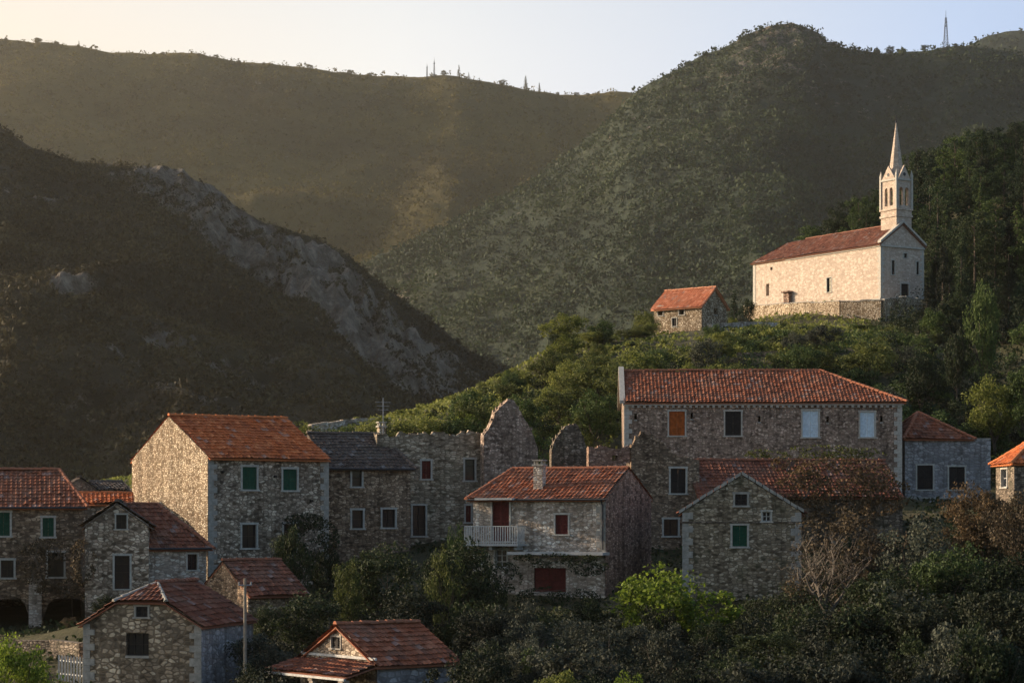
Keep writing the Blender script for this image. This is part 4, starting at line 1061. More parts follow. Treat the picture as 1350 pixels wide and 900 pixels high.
# white picket fence
o = P(78,896,105); root = empty('picket_fence', (o.x,o.y,o.z)); tag(root, 'short white picket fence left of the half hipped house', 'fence')
e = P(110,896,103.3)-o
mb = MB()
for hh in (.28,.88): mb.hexa([(0,-.02,hh),(e.x,e.y-.02,hh),(e.x,e.y+.02,hh),(0,.02,hh),(0,-.02,hh+.07),(e.x,e.y-.02,hh+.07),(e.x,e.y+.02,hh+.07),(0,.02,hh+.07)])
mb.build('rail', M['white'], root)
for k in range(9):
    p = e*(k/8); mb = MB(); mb.box(p.x-.045,p.x+.045,p.y-.055,p.y-.03,-.3,1.12); i = len(mb.v)
    mb.v += [Vector((p.x-.045,p.y-.055,1.12)),Vector((p.x+.045,p.y-.055,1.12)),Vector((p.x,p.y-.045,1.2)),Vector((p.x-.045,p.y-.03,1.12)),Vector((p.x+.045,p.y-.03,1.12))]; mb.f += [(i,i+1,i+2),(i+4,i+3,i+2)]
    mb.build('picket', M['white'], root)
# pole
o = P(323,902,101); root = empty('utility_pole', (o.x,o.y,gh(o.x,o.y))); tag(root, 'thin pale utility pole right of the half hipped house', 'pole')
hgt = ZP(762,101)-gh(o.x,o.y); mb = MB(); mb.tube([(0,0,-.5),(0,0,hgt)], [.085,.06], 8); mb.build('pole', M['wood'], root)
mb = MB(); mb.tube([(-.3,0,hgt-.3),(.3,0,hgt-.3)], .03, 5); mb.tube([(-.27,0,hgt-.3),(-.27,0,hgt-.15)], .04, 6); mb.tube([(.27,0,hgt-.3),(.27,0,hgt-.15)], .04, 6); mb.build('crossarm', M['metal'], root)
# masts on the skyline
def mast(label, px, mt, h, w, dishes=2):
    x, y, z, R = mt.at(np.array([float(px)]), np.array([.995])); root = empty('radio_mast', (float(x[0]),float(y[0]),float(z[0])-1)); tag(root, label, 'mast')
    mb = MB(); n = 9
    for sx in (-1,1):
        for sy in (-1,1): mb.tube([(sx*w,sy*w,0),(sx*w*.25,sy*w*.25,h)], .16, 4)
    for k in range(n):
        z0, z1 = h*k/n, h*(k+1)/n; a, b = w*(1-.75*k/n), w*(1-.75*(k+1)/n)
        for s in (-1,1):
            mb.tube([(-a,s*a,z0),(b,s*b,z1)], .1, 4); mb.tube([(a,s*a,z0),(-b,s*b,z1)], .1, 4); mb.tube([(s*a,-a,z0),(s*b,b,z1)], .1, 4); mb.tube([(-b,s*b,z1),(b,s*b,z1)], .1, 4)
    mb.build('lattice', M['iron'], root)
    mb = MB(); mb.tube([(0,0,h),(0,0,h*1.22)], [.22,.08], 5); mb.build('whip_aerial', M['iron'], root)
    for k in range(dishes):
        mb = MB(); mb.tube([(-.9,-w*.3,h*(.86-.12*k)),(.9,-w*.3,h*(.86-.12*k))], .5, 8); mb.build('aerial_panel', M['metal'], root)
mast('tall lattice radio mast on the right mountain skyline', 1247, mtB, 25, 1.9)
mast('left of two slim masts on the central mountain skyline', 563, mtA, 14, 1.0, 1)
mast('right of two slim masts on the central mountain skyline', 572.5, mtA, 18, 1.1, 1)

# ------------------------------------------------------------------ plants
def clump_leaves(C, Rr, per, leaf, flat=.8):
    n = len(C); d = RNG.normal(size=(n, per, 3)); d /= np.linalg.norm(d, axis=2)[..., None]
    rad = RNG.uniform(.25, 1.0, (n, per, 1))**.55
    pos = C[:, None, :]+d*rad*Rr[:, None, None]*np.array([1, 1, flat])
    return rand_quads(pos.reshape(-1, 3), leaf, out=d.reshape(-1, 3)*.6+np.array([0, 0, .35]), bias=.5)
def crown(kind, seed):
    global RNG
    RNG = np.random.default_rng(seed)
    R = RNG
    if kind in ('tree', 'bush', 'loose'):
        nC, H, rx, z0, leaf, per, cr = {'tree': (62, 6.0, 2.5, 1.3, .17, 120, (.4, .85)), 'loose': (50, 6.0, 2.4, 1.0, .17, 70, (.3, .7)), 'bush': (44, 2.0, 1.25, .0, .095, 110, (.2, .42))}[kind]
        d = R.normal(size=(nC, 3)); d /= np.linalg.norm(d, axis=1)[:, None]; rad = R.uniform(.25, 1, nC)**.5
        lob = 1+.28*np.sin(np.arctan2(d[:, 1], d[:, 0])*3+seed)+R.uniform(-.12, .12, nC)
        zc = (H+z0)/2; hz = (H-z0)/2
        C = d*rad[:, None]*np.stack([lob*rx*.85, lob*rx*.85, np.full(nC, hz*.86)], -1); C[:, 2] += zc
        if kind == 'bush': C[:, 2] = np.abs(C[:, 2])
        return clump_leaves(C, R.uniform(*cr, nC), per, leaf)
    if kind == 'cypress':
        nC = 60; z = R.uniform(.3, 9, nC); r = 1.0*np.sin(np.clip(z/9, .03, .98)*np.pi)**.6*(1-.45*z/9); a = R.uniform(0, 6.28, nC); k = R.uniform(.2, .9, nC)
        C = np.stack([np.cos(a)*r*k, np.sin(a)*r*k, z], -1)
        q = clump_leaves(C, R.uniform(.3, .5, nC), 95, .15, 1.7); return q
    if kind == 'conifer':
        C = []; Rr = []
        nl = 16
        for i in range(nl):
            z = 1.0+8.8*i/nl; r = 2.3*(1-i/nl)**.8+.15; m = max(3, int(9*(1-i/nl))+3)
            for j in range(m):
                a = R.uniform(0, 6.28); rr = r*R.uniform(.55, 1.1)
                for t in (.45, .95): C.append((math.cos(a)*rr*t, math.sin(a)*rr*t, z-rr*t*.18+R.uniform(-.2, .2))); Rr.append(R.uniform(.25, .5)*(1.1-.5*i/nl))
        C.append((0, 0, 9.8)); Rr.append(.25)
        return clump_leaves(np.array(C), np.array(Rr), 42, .17, .6)
    if kind == 'pine':
        nC = 40; a = R.uniform(0, 6.28, nC); z = R.uniform(3.0, 8.8, nC); r = 2.6*np.sin(np.clip((z-2)/7.2, 0, 1)*np.pi)**.5*R.uniform(.2, 1.05, nC)
        C = np.stack([np.cos(a)*r, np.sin(a)*r, z], -1); return clump_leaves(C, R.uniform(.45, .95, nC), 110, .19, .6)
    if kind == 'bare':
        P0 = np.array(TIPS[seed]); idx = R.integers(0, len(P0), 900)
        pos = P0[idx]+R.normal(size=(900, 3))*.16
        return rand_quads(pos, .09)
TIPS = {}
def skeleton(kind, seed):
    rr = random.Random(seed); mb = MB(); tips = []
    H = {'tree': 6, 'loose': 6, 'bush': 2, 'cypress': 9, 'conifer': 10, 'pine': 9, 'bare': 5}[kind]
    def limb(p, d, ln, r, lvl):
        pts = [p]; n = 3
        for k in range(n):
            d = (d+Vector((rr.uniform(-.25,.25), rr.uniform(-.25,.25), rr.uniform(-.05,.2)))).normalized(); pts.append(pts[-1]+d*ln/n)
        mb.tube(pts, [r*(1-.6*k/n) for k in range(n+1)], 5 if lvl < 2 else 3)
        tips.extend(pts[1:] if lvl >= 2 else [])
        if lvl < (4 if kind == 'bare' else 2):
            for k in range(4 if kind == 'bare' else 3):
                b = pts[rr.randint(1, n)]; a = rr.uniform(0, 6.28); q = Vector((math.cos(a), math.sin(a), rr.uniform(.1, .9))).normalized()
                limb(b, (d*.6+q).normalized(), ln*rr.uniform(.5, .75), r*.45, lvl+1)
    if kind in ('tree', 'loose', 'bare'):
        mb.tube([(0,0,-.8),(.03,.02,.5),(.1,-.05,1.3)], [.2,.15,.13], 7)
        for k in range(5):
            a = 6.28*k/5+rr.uniform(-.4,.4); limb(Vector((.1,-.05,1.1+.1*k)), Vector((math.cos(a)*.7, math.sin(a)*.7, 1)).normalized(), 2.0*(H/6), .085, 1)
    elif kind == 'bush':
        for k in range(6):
            a = 6.28*k/6; limb(Vector((0,0,-.2)), Vector((math.cos(a)*.6, math.sin(a)*.6, 1)).normalized(), 1.2, .03, 1)
    else:
        mb.tube([(0,0,-1.2),(.05,0,H*.4),(0,.05,H*.9)], [.17,.11,.03], 7)
        if kind != 'cypress':
            for k in range(12):
                z = H*(.3+.55*k/12); a = rr.uniform(0,6.28); r = 1.7*(1-k/16); mb.tube([(0,0,z),(math.cos(a)*r,math.sin(a)*r,z+.3)], [.05,.015], 4)
    TIPS[seed] = [tuple(t) for t in tips]
    me = bpy.data.meshes.new('trunk'); me.from_pydata([tuple(v) for v in mb.v], [], mb.f); me.materials.append(M['bark']); me.update()
    return me
PR = {}
for kind, cnt in (('tree', 4), ('loose', 2), ('bush', 4), ('cypress', 2), ('conifer', 3), ('pine', 3), ('bare', 2)):
    for i in range(cnt):
        sd = 100+len(PR)*17; t = skeleton(kind, sd); c = quads_mesh('crown', crown(kind, sd), L['dark'])
        co = np.zeros(len(c.vertices)*3); c.vertices.foreach_get('co', co); co = co.reshape(-1, 3)
        PR[(kind, i)] = (c, t, co[:, 2].max(), np.abs(co[:, 0]).max()+np.abs(co[:, 0]).mean()*0+0)
CNT = {'tree': 4, 'loose': 2, 'bush': 4, 'cypress': 2, 'conifer': 3, 'pine': 3, 'bare': 2}
RNG = np.random.default_rng(5)
RP = random.Random(99)
NAMES = {'tree': 'broadleaf_tree', 'loose': 'broadleaf_tree', 'bush': 'shrub', 'cypress': 'cypress_tree', 'conifer': 'conifer_tree', 'pine': 'pine_tree', 'bare': 'bare_tree'}
def plant(kind, x, y, h, w, leaf, label, group=None, z=None, cat=None, bark='bark', name=None):
    if kind == 'bare': bark = 'barkpale'
    c, t, hh, ww = PR[(kind, RP.randrange(CNT[kind]))]
    root = empty(name or NAMES[kind], (x, y, gh(x, y) if z is None else z), RP.uniform(0, 6.28))
    sx = w/2/ww; root.scale = (sx, sx*RP.uniform(.9, 1.1), h/hh)
    tag(root, label, cat or ('shrub' if kind == 'bush' else 'tree'), group)
    for nm, me, mt in (('crown' if kind != 'bush' else 'foliage', c, L[leaf]), ('trunk' if kind != 'bush' else 'stem', t, M[bark])):
        o = bpy.data.objects.new(nm, me); COL.objects.link(o); o.parent = root
        o.material_slots[0].link = 'OBJECT'; o.material_slots[0].material = mt
    return root
def pplant(kind, px, d, top, wpx, leaf, label, group=None, **k):
    x = XP(px, d); z = gh(x, d); h = ZP(top, d)-z
    if h < .4: h = .4
    return plant(kind, x, d, h, wpx*d/F, leaf, label, group, **k)

# named foreground and village plants: kind, px, depth, top row, width in px, leaves, label
for a in (
 ('bush', 880, 111, 738, 178, 'bright', 'rounded yellow green tree below the gable fronted house'),
 ('bush', 22, 92, 832, 110, 'bright', 'bright green bush in the bottom left corner'),
 ('bush', 745, 88, 880, 90, 'yellow', 'light green bush at the bottom edge right of the porch house'),
 ('bush', 830, 88, 882, 80, 'bright', 'light green bush at the bottom edge under the rounded yellow green tree'),
 ('tree', 497, 116, 712, 115, 'dark', 'dark green tree before the brown roofed house'),
 ('tree', 458, 113, 735, 60, 'olive', 'olive topped tree at the left of the dark trees'),
 ('tree', 600, 114, 705, 120, 'dark', 'dark tree below the balcony left end'),
 ('loose', 584, 112, 714, 62, 'olive', 'olive green tree tip in front of the ruin door'),
 ('bush', 600, 122, 684, 50, 'mid', 'small mid green shrub beneath the ruin windows'),
 ('loose', 1118, 118, 660, 150, 'brown', 'brown leaved tree right of the gable fronted house'),
 ('bare', 1085, 112, 690, 150, 'brown', 'mostly bare pale limbed tree before the gable fronted house right corner'),
 ('loose', 1215, 112, 672, 130, 'grey', 'grey green tree under the two black windows of the blue grey house'),
 ('tree', 1290, 120, 632, 110, 'rust', 'rust tinted tree at the right below the blue grey house'),
 ('tree', 1345, 116, 640, 100, 'brown', 'brownish tree at the right edge below the orange roof'),
 ('tree', 1250, 106, 712, 120, 'mid', 'mid green tree in the right thicket'),
 ('tree', 1330, 104, 725, 130, 'dark', 'dark tree at the right edge of the thicket'),
 ('tree', 1165, 106, 742, 110, 'dark', 'dark tree in the middle of the thicket left of the grey green tree'),
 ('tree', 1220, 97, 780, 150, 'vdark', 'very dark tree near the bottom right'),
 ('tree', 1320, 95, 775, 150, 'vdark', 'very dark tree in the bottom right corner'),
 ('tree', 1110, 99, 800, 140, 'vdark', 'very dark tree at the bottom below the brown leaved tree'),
 ('tree', 1020, 100, 830, 130, 'dark', 'dark tree at the bottom right of the rounded yellow green tree'),
 ('tree', 408, 108, 775, 130, 'dark', 'dark tree behind the porch house apex'),
 ('tree', 540, 108, 772, 120, 'vdark', 'very dark tree above the porch house right eave'),
 ('tree', 640, 104, 800, 110, 'vdark', 'very dark tree right of the porch house'),
 ('loose', 700, 103, 815, 110, 'grey', 'grey green tree below the balcony house'),
 ('loose', 780, 102, 812, 120, 'grey', 'grey green tree left of the rounded yellow green tree'),
 ('bush', 385, 126, 690, 60, 'dark', 'dark shrub against the tall house wall'),
 ('tree', 1297, 200, 364, 62, 'mid', 'tall leafy green tree standing before the dark wood on the right'),
 ('tree', 1312, 180, 492, 90, 'yellow', 'yellow green tree above the sunlit orange roof'),
 ('tree', 1355, 178, 478, 70, 'mid', 'leafy tree at the right edge above the sunlit orange roof'),
 ('loose', 1258, 205, 440, 40, 'mid', 'slim green tree left of the tall leafy tree'),
 ('tree', 615, 172, 542, 62, 'bright', 'bright green tree just left of the peaked ruin wall'),
 ('tree', 735, 236, 440, 34, 'dark', 'dark round tree on the hill shoulder crest'),
 ('tree', 785, 232, 436, 78, 'yellow', 'broad sunlit yellow green tree on the hill crest'),
 ('tree', 835, 234, 434, 60, 'olive', 'olive green tree on the crest left of the ridge house'),
 ('conifer', 968, 262, 380, 26, 'pine', 'dark conifer between the ridge house and the church'),
 ('bush', 985, 264, 392, 26, 'dark', 'dark bush at the church platform left end'),
 ('tree', 1140, 245, 428, 50, 'mid', 'green tree below the church corner'),
 ('tree', 1085, 235, 438, 60, 'dark', 'dark tree below the church long wall'),
 ('tree', 707, 222, 480, 40, 'dark', 'dark tree low on the hill shoulder'),
 ('bush', 1035, 225, 443, 60, 'olive', 'olive shrub below the terrace wall'),
 ('cypress', 1235, 262, 338, 26, 'vdark', 'dark cypress beside the church facade'),
 ('cypress', 1252, 258, 352, 24, 'vdark', 'dark cypress right of the one beside the church facade'),
 ('cypress', 1243, 246, 318, 24, 'vdark', 'tall dark cypress just right of the church base'),
 ('cypress', 1268, 250, 300, 26, 'pine', 'tallest cypress of the row right of the church'),
 ('cypress', 1330, 244, 352, 26, 'vdark', 'dark cypress near the right edge below the wood'),
 ('conifer', 1222, 240, 372, 40, 'vdark', 'dark conifer at the terrace wall right end'),
 ('tree', 1262, 200, 430, 58, 'dark', 'dark round tree under the cypress row'),
 ('tree', 1215, 196, 458, 60, 'dark', 'dark round tree above the manor right end'),
 ('tree', 1060, 205, 452, 70, 'mid', 'green tree behind the manor roof ridge'),
 ('tree', 945, 214, 446, 64, 'olive', 'olive tree behind the manor roof left of centre'),
 ('tree', 868, 206, 458, 50, 'mid', 'green tree just above the manor roof left end'),
 ('cypress', 760, 168, 545, 14, 'olive', 'thin upright tree behind the ruin stumps'),
):
    pplant(*a)

# pines and cypresses of the wood on the right
KM = {'conifer': ('tall dark conifer in the dense wood right of the church', 'conifers in the wood right of the church'),
      'pine': ('rounded dark pine in the dense wood right of the church', 'pines in the wood right of the church'),
      'cypress': ('narrow dark cypress in the dense wood right of the church', 'cypresses in the wood right of the church')}
skyW = ([1070,1100,1130,1160,1200,1240,1270,1300,1350,1450], [300,278,258,245,196,182,172,172,163,150])
n = 0; tries = 0
while n < 250 and tries < 9000:
    tries += 1
    px = RP.uniform(1068, 1440); d = RP.uniform(272, 372)
    if px < 1226 and d < 300: continue
    if px < 1160 and d > 335: continue
    x = XP(px, d)
    if inside_foot(x, d, 3): continue
    z = gh(x, d); lim = ZP(float(np.interp(px, *skyW)), d)
    h = RP.uniform(7, 11.5); 
    if z+h > lim+.7: h = lim+RP.uniform(-1.2, .7)-z
    if h < 4: continue
    kind = RP.choices(('conifer', 'pine', 'cypress'), (5, 5, 2))[0]
    w = {'conifer': .42, 'pine': .62, 'cypress': .24}[kind]*h*RP.uniform(.85, 1.15)
    plant(kind, x, d, h, w, RP.choice(('pine', 'pine', 'dark', 'mid')) if kind != 'cypress' else 'vdark', *KM[kind]); n += 1
for px in range(1066, 1450, 12):       # its skyline row
    d = float(np.interp(px, (1066, 1160, 1200, 1450), (306, 318, 338, 368))); x = XP(px, d); top = float(np.interp(px, *skyW))+RP.uniform(-5, 9)
    z = gh(x, d); h = ZP(top, d)-z
    if h > 2.5: plant(RP.choice(('conifer', 'pine', 'pine')), x, d, min(h, 16), min(h*.62, 5.5), RP.choice(('pine', 'mid', 'dark')), 'tree on the skyline of the dense wood right of the church', 'skyline trees of the wood')

# shrubs over the slope behind the village
zones = [(400,700,160,215,'shrub on the grassy slope left of the peaked ruin wall','shrubs on the left slope', ('olive','yellow','yellow','olive','mid','brown')),
         (640,860,165,242,'shrub on the slope between the peaked ruin wall and the manor','shrubs on the middle slope', ('olive','yellow','olive','yellow','mid')),
         (840,1200,182,256,'shrub on the slope between the manor roof and the church','shrubs on the church slope', ('mid','olive','yellow','olive','mid','grey')),
         (1190,1420,170,262,'shrub on the dark slope below the wood on the right','shrubs on the right slope', ('dark','mid','dark','pine','vdark'))]
for (a, b, d0, d1, lab, grp, pal), cnt in zip(zones, (26, 34, 42, 34)):
    k = 0; tries = 0
    while k < cnt and tries < 1600:
        tries += 1; px = RP.uniform(a, b); d = RP.uniform(d0, d1); x = XP(px, d)
        if inside_foot(x, d, 1.2): continue
        h = RP.uniform(1.2, 4.0); z = gh(x, d); top = HY-(z+h)*F/d
        if top > (610 if px < 830 else 560): continue
        if 925 < px < 990 and top < 405: continue
        if 984 < px < 1230 and top < 424: continue
        if 855 < px < 935 and top < 436: continue
        if px < 740 and top < np.interp(px, (400,500,600,700,740), (552,545,520,470,442)): continue
        plant('bush', x, d, h, h*RP.uniform(1.1, 1.9), RP.choice(pal), lab, grp); k += 1
# thicket in front
tl = ([320,400,440,470,545,600,680,760,815,900,960,1050,1100,1150,1200,1260,1350,1420], [815,800,800,770,770,770,782,785,795,795,800,755,722,706,694,672,655,650])
k = 0; tries = 0
while k < 86 and tries < 5000:
    tries += 1; px = RP.uniform(322, 1420); d = RP.uniform(86, 119); x = XP(px, d)
    if inside_foot(x, d, .9): continue
    z = gh(x, d); top = float(np.interp(px, *tl))+RP.uniform(-8, 70); h = ZP(top, d)-z
    if h < .8: continue
    if 345 < px < 612 and (d < 98 or (d < 101 and top < 880)): continue
    if 345 < px < 612 and d < 105: continue
    h = min(h, RP.uniform(2, 4.5))
    sd = 'left' if px < 640 else ('middle' if px < 960 else 'right')
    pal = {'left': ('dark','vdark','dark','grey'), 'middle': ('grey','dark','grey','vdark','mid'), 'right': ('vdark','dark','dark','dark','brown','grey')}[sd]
    if px > 1000 and top > 800: pal = ('vdark','dark')  # darker leaves low at right put the foreground gloom into their colour
    lab = {'left': 'dark shrub in the thicket above and beside the porch house', 'middle': 'grey green shrub in the thicket below the balcony house', 'right': 'shrub in the dark thicket filling the bottom right'}[sd]
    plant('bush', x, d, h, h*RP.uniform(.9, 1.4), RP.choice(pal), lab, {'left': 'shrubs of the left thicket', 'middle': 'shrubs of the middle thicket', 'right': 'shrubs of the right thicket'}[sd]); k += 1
# small shrubs between the left houses
for px, d, top, w, lf, lb in ((20,106,872,60,'dark','dark shrub below the left arch'),(60,112,872,36,'dark','dark shrub below the right arch'),(140,120,782,50,'dark','dark shrub beneath the tall dark door'),
                          (92,120,812,30,'brown','brown shrub at the right arch end'),(345,112,790,50,'dark','dark shrub right of the utility pole top'),(338,100,870,60,'dark','dark shrub at the foot of the utility pole'),
                          (430,128,722,50,'dark','dark shrub at the tall house right corner'),(640,118,740,60,'dark','dark shrub under the balcony'),(860,122,760,40,'dark','dark shrub at the balcony house right corner')):
    pplant('bush', px, d, top, w, lf, lb)
# skyline trees on the mountains
for px, h, kd, mt in ((8,6,'tree',0),(24,5,'tree',0),(50,9,'tree',0),(74,8,'tree',0),(104,9,'conifer',0),(215,6,'tree',0),(262,5,'tree',0),(285,6,'tree',0),(315,6,'tree',0),(348,5,'tree',0),(408,8,'tree',0),(461,7,'tree',0),(487,6,'tree',0),
                  (585,7,'tree',0),(605,15,'conifer',0),(618,9,'conifer',0),(662,9,'tree',0),(693,17,'conifer',0),(711,13,'conifer',0),(735,5,'tree',0),(760,6,'tree',0),(775,5,'tree',0),(1157,5,'tree',1),(1174,9,'tree',1),(1219,7,'tree',1),(1260,5,'tree',1),(1100,4,'tree',1),(905,5,'tree',1),(930,5,'tree',1)):
    m_ = (mtA, mtB)[mt]; x, y, z, R = m_.at(np.array([float(px)]), np.array([.993]))
    plant(kd, float(x[0]), float(y[0]), h, h*(.45 if kd == 'conifer' else 1.2), 'scrub' if mt == 0 else 'forest', 'small tree silhouetted on the '+('central' if mt == 0 else 'right')+' mountain skyline' if kd == 'tree' else 'pointed conifer silhouetted on the central mountain skyline', ('small trees on the '+('central' if mt == 0 else 'right')+' skyline') if kd == 'tree' else 'conifers on the central skyline', z=float(z[0])-.6)

# uncountable low bushes between the shrubs
def thicket_mass(name, n, pxr, dr, hr, tops, leaf, size, per):
    px = RNG.uniform(*pxr, n); d = RNG.uniform(*dr, n); x = (px-CX)/F*d; z = ground(x, d); h = RNG.uniform(*hr, n)
    top = HY-(z+h)*F/d; ok = top > np.interp(px, *tops)
    for i in range(n):
        if ok[i] and (inside_foot(x[i], d[i], .8) or (345 < px[i] < 612 and d[i] < 105)): ok[i] = False
    x, d, z, h = x[ok], d[ok], z[ok], h[ok]; nb = len(x); m = 7
    c = np.stack([x, d, z+h*.35], -1)[:, None, :]+RNG.normal(size=(nb, m, 3))*np.array([.42, .42, .22])*h[:, None, None]
    r = np.repeat(h*.38, m)*RNG.uniform(.7, 1.3, nb*m)
    q = clump_leaves(c.reshape(-1, 3), r, per, size)
    tag(link(quads_mesh(name, q, L[leaf]), name), kind='stuff')
thicket_mass('thicket_undergrowth', 200, (600, 1060), (112, 125), (.6, 1.5), tl, 'dark', .12, 60)
thicket_mass('thicket_undergrowth', 560, (322, 1500), (88, 124.5), (.8, 2.6), tl, 'vdark', .13, 55)
thicket_mass('thicket_undergrowth', 300, (1050, 1540), (118, 146), (1.2, 3.4), tl, 'brown', .15, 60)
thicket_mass('thicket_undergrowth', 300, (1050, 1540), (116, 144), (1.2, 3.2), tl, 'dark', .15, 60)
thicket_mass('thicket_undergrowth', 300, (322, 1420), (95, 124.5), (.8, 2.2), tl, 'grey', .13, 55)
ct = ([400,500,600,700,740,850,860,930,940,990,1240,1300,1420], [552,545,520,470,442,440,440,440,436,425,425,430,430])
thicket_mass('slope_undergrowth', 110, (420, 1200), (165, 245), (.8, 2.6), ct, 'dark', .18, 55)
thicket_mass('slope_undergrowth', 300, (400, 1100), (165, 250), (.4, 1.5), ct, 'yellow', .2, 45)
thicket_mass('slope_undergrowth', 420, (600, 1250), (165, 256), (.4, 1.4), ct, 'olive', .2, 45)
thicket_mass('slope_undergrowth', 260, (900, 1420), (165, 262), (.5, 1.8), ct, 'mid', .2, 45)
thicket_mass('slope_undergrowth', 260, (1180, 1450), (170, 330), (.8, 3.0), ([1000,2000],[150,150]), 'dark', .22, 50)
thicket_mass('wood_undergrowth', 420, (1160, 1500), (268, 372), (1.5, 4.5), ([1000,2000],[175,175]), 'pine', .26, 60)
# climbing plants: leaves hung on walls and roofs
def vine(name, label, blobs, n, leaf, size, cat='climber'):
    """blobs: (px, py, depth, radius px x, radius px y, thickness m)"""
    W3 = []; c0 = P(*blobs[0][:3])
    tot = sum(b[3]*b[4] for b in blobs)
    V = []
    for px, py, d, rx, ry, th in blobs:
        m = int(n*rx*ry/tot); a = RNG.uniform(0, 6.28, m); r = RNG.uniform(0, 1, m)**.5
        hole = vnoise(np.cos(a)*r*3+px, np.sin(a)*r*3+py, 3) > .33
        a, r = a[hole], r[hole]; m = len(a)
        X = XP(px, d)+np.cos(a)*r*rx*d/F; Z = ZP(py, d)+np.sin(a)*r*ry*d/F; Y = d-np.abs(RNG.normal(size=m))*th*(1-r*.6)
        V.append(np.stack([X, Y, Z], -1)-np.array(c0))
    V = np.concatenate(V); q = rand_quads(V, size, out=np.tile([0, -.6, .4], (len(V), 1)), bias=.35)
    root = empty(name, c0); tag(root, label, cat)
    o = link(quads_mesh('foliage', q, L[leaf]), 'foliage', root)
    for px, py, d, rx, ry, th in blobs:
        mb = MB()
        for k in range(5):
            p = [P(px+RP.uniform(-rx,rx)*.8*(j/4), py+ry*(1-2*j/4)*.9, d-.12)-c0 for j in range(5)]; mb.tube(p, [.03,.028,.025,.02,.01], 4)
        mb.build('stem', M['barkpale'], root)
    return root
vine('climbing_vine', 'reddish brown vine sprawling over the dark red annexe roof', [(1110,628,141.6,70,26,.5),(1160,650,141.0,40,30,.5),(1060,640,141.3,40,20,.4),(1100,672,140.6,50,24,.6),(1040,612,144,25,12,.3)], 5200, 'rust', .2)
vine('climbing_vine', 'dark green creeper over the lower right of the tall house wall', [(412,712,131.5,36,34,.35),(400,690,132.2,28,14,.3),(425,745,131.5,24,24,.4)], 3800, 'dark', .15)
vine('climbing_vine', 'brown withered vine hanging above the two arches', [(75,724,122.8,50,15,.6),(45,745,122.6,22,28,.4),(110,740,120.8,18,30,.4),(85,775,123,40,12,.3)], 3400, 'brown', .14)
vine('climbing_vine', 'green creeper on the balcony house lower storey', [(720,738,124.6,45,10,.3),(775,745,124,28,14,.3),(665,760,125,25,20,.5),(735,790,124.3,60,18,.4)], 5200, 'dark', .12)
vine('climbing_vine', 'yellowing shrubby vine on the manor foot above the annexe roof', [(1080,596,150,50,10,.6),(1130,600,150,40,10,.5),(1010,600,150,30,8,.5)], 1600, 'olive', .17)

# low ground cover on the near slopes
n = 105000
px = RNG.uniform(-200, 1560, n); d = 84+(300-84)*RNG.uniform(0, 1, n)**.8
x = (px-CX)/F*d; z = ground(x, d)
keep = np.array(vnoise(x/4, d/4, 8) > .28)
for (o, ux, uy, lx, w) in FOOT:
    qx, qy = x-o.x, d-o.y; a = qx*ux.x+qy*ux.y; b = qx*uy.x+qy*uy.y
    keep &= ~((a > -.3) & (a < lx+.3) & (b > -.3) & (b < w+.3))
x, d, z = x[keep], d[keep], z[keep]; c = np.stack([x, d, z+RNG.uniform(.02, .35, len(x))], -1)
q = rand_quads(c, .34*(d/160)**.5, out=np.tile([0, -.5, .6], (len(x), 1)), bias=.3)
fr_ = (d < 150) | ((x/d*F+CX) > 1150)
tag(link(quads_mesh('grass', q[~fr_], L['yellow']), 'grass'), kind='stuff')  # yellow leaves carry the lit slope's brightness in their colour
tag(link(quads_mesh('undergrowth', q[fr_], L['dark']), 'undergrowth'), kind='stuff')

# ------------------------------------------------------------------ air, light, camera
SUN_AZ, SUN_EL = -70.0, 17.0
hz, nt, b, out = newmat('haze')
nt.nodes.remove(b); pv = nt.nodes.new('ShaderNodeVolumePrincipled')
pv.inputs['Color'].default_value = (.98, .92, .76, 1); pv.inputs['Density'].default_value = .000062; pv.inputs['Anisotropy'].default_value = .72
nt.links.new(pv.outputs[0], out.inputs['Volume'])
mb = MB(); mb.box(-2400, 2400, -320, 3400, -60, 760); hzo = mb.build('haze', hz); tag(hzo, kind='stuff')

w = bpy.data.worlds.new('World'); SC.world = w; w.use_nodes = True
wn = w.node_tree; sky = wn.nodes.new('ShaderNodeTexSky'); sky.sky_type = 'NISHITA'; sky.sun_disc = False
sky.sun_elevation = math.radians(SUN_EL); sky.sun_rotation = math.radians(SUN_AZ); sky.air_density = 1.0; sky.dust_density = 2.6; sky.ozone_density = 1.5; sky.altitude = 100
bg = wn.nodes['Background']; bg.inputs[1].default_value = .115
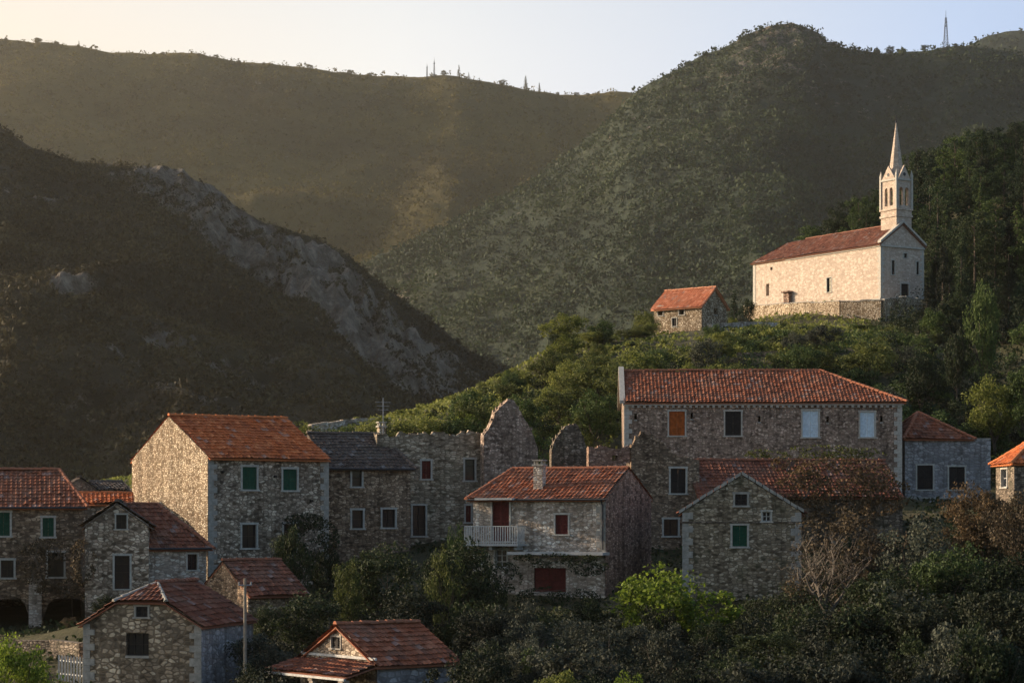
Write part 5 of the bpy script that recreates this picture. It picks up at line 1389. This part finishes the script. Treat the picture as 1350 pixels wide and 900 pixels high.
# bright veil painted into the sky colour low over the far mountains, cream towards the sun and blue away from it
tc = wn.nodes.new('ShaderNodeTexCoord'); sx = wn.nodes.new('ShaderNodeSeparateXYZ'); wn.links.new(tc.outputs['Generated'], sx.inputs[0])
def mr(o, a, b_, c, d):
    m = wn.nodes.new('ShaderNodeMapRange'); m.interpolation_type = 'SMOOTHSTEP'; wn.links.new(o, m.inputs[0])
    for i, v in zip((1,2,3,4), (a,b_,c,d)): m.inputs[i].default_value = v
    return m.outputs[0]
veil = math_(wn, 'MULTIPLY', mr(sx.outputs[2], .10, .42, 1, 0), mr(sx.outputs[1], .3, .9, 0, 1))
tint = ramp(wn, math_(wn, 'ADD', math_(wn, 'MULTIPLY', sx.outputs[0], 1.6), .5), [(0, (11.6,9.3,6.5)), (.16, (11.3,9.5,7.4)), (.42, (10.9,10.5,10.0)), (.6, (8.8,9.1,10.0)), (.8, (6.4,7.8,10.8)), (1, (4.4,6.0,9.6))])
wn.links.new(mixc(wn, veil, sky.outputs[0], mixc(wn, 1.0, (0,0,0), mixc(wn, 1.0, tint, (.50,.50,.50), 'MULTIPLY'))), bg.inputs[0])
sl = bpy.data.lights.new('sun', 'SUN'); sl.energy = 5.0; sl.angle = math.radians(.5); sl.color = (1.0, .77, .54)
so = bpy.data.objects.new('sun', sl); COL.objects.link(so)
az, el = math.radians(SUN_AZ), math.radians(SUN_EL)
to_sun = Vector((math.sin(az)*math.cos(el), math.cos(az)*math.cos(el), math.sin(el)))
so.rotation_euler = to_sun.to_track_quat('Z', 'Y').to_euler()

cd = bpy.data.cameras.new('camera'); cd.sensor_width = 36; cd.lens = F/1350*36; cd.shift_y = (HY-450)/1350; cd.clip_start = 1; cd.clip_end = 9000
co_ = bpy.data.objects.new('camera', cd); COL.objects.link(co_); co_.rotation_euler = (math.pi/2, 0, 0); SC.camera = co_
vs = SC.view_settings; vs.view_transform = 'Standard'; vs.look = 'None'; vs.exposure = .85; vs.gamma = 1; vs.use_curve_mapping = False
SC.render.engine = 'CYCLES'; cy = SC.cycles; cy.max_bounces = 5; cy.diffuse_bounces = 3; cy.glossy_bounces = 2; cy.transmission_bounces = 3; cy.volume_bounces = 0
cy.use_denoising = True
try: cy.denoiser = 'OPENIMAGEDENOISE'
except Exception: pass
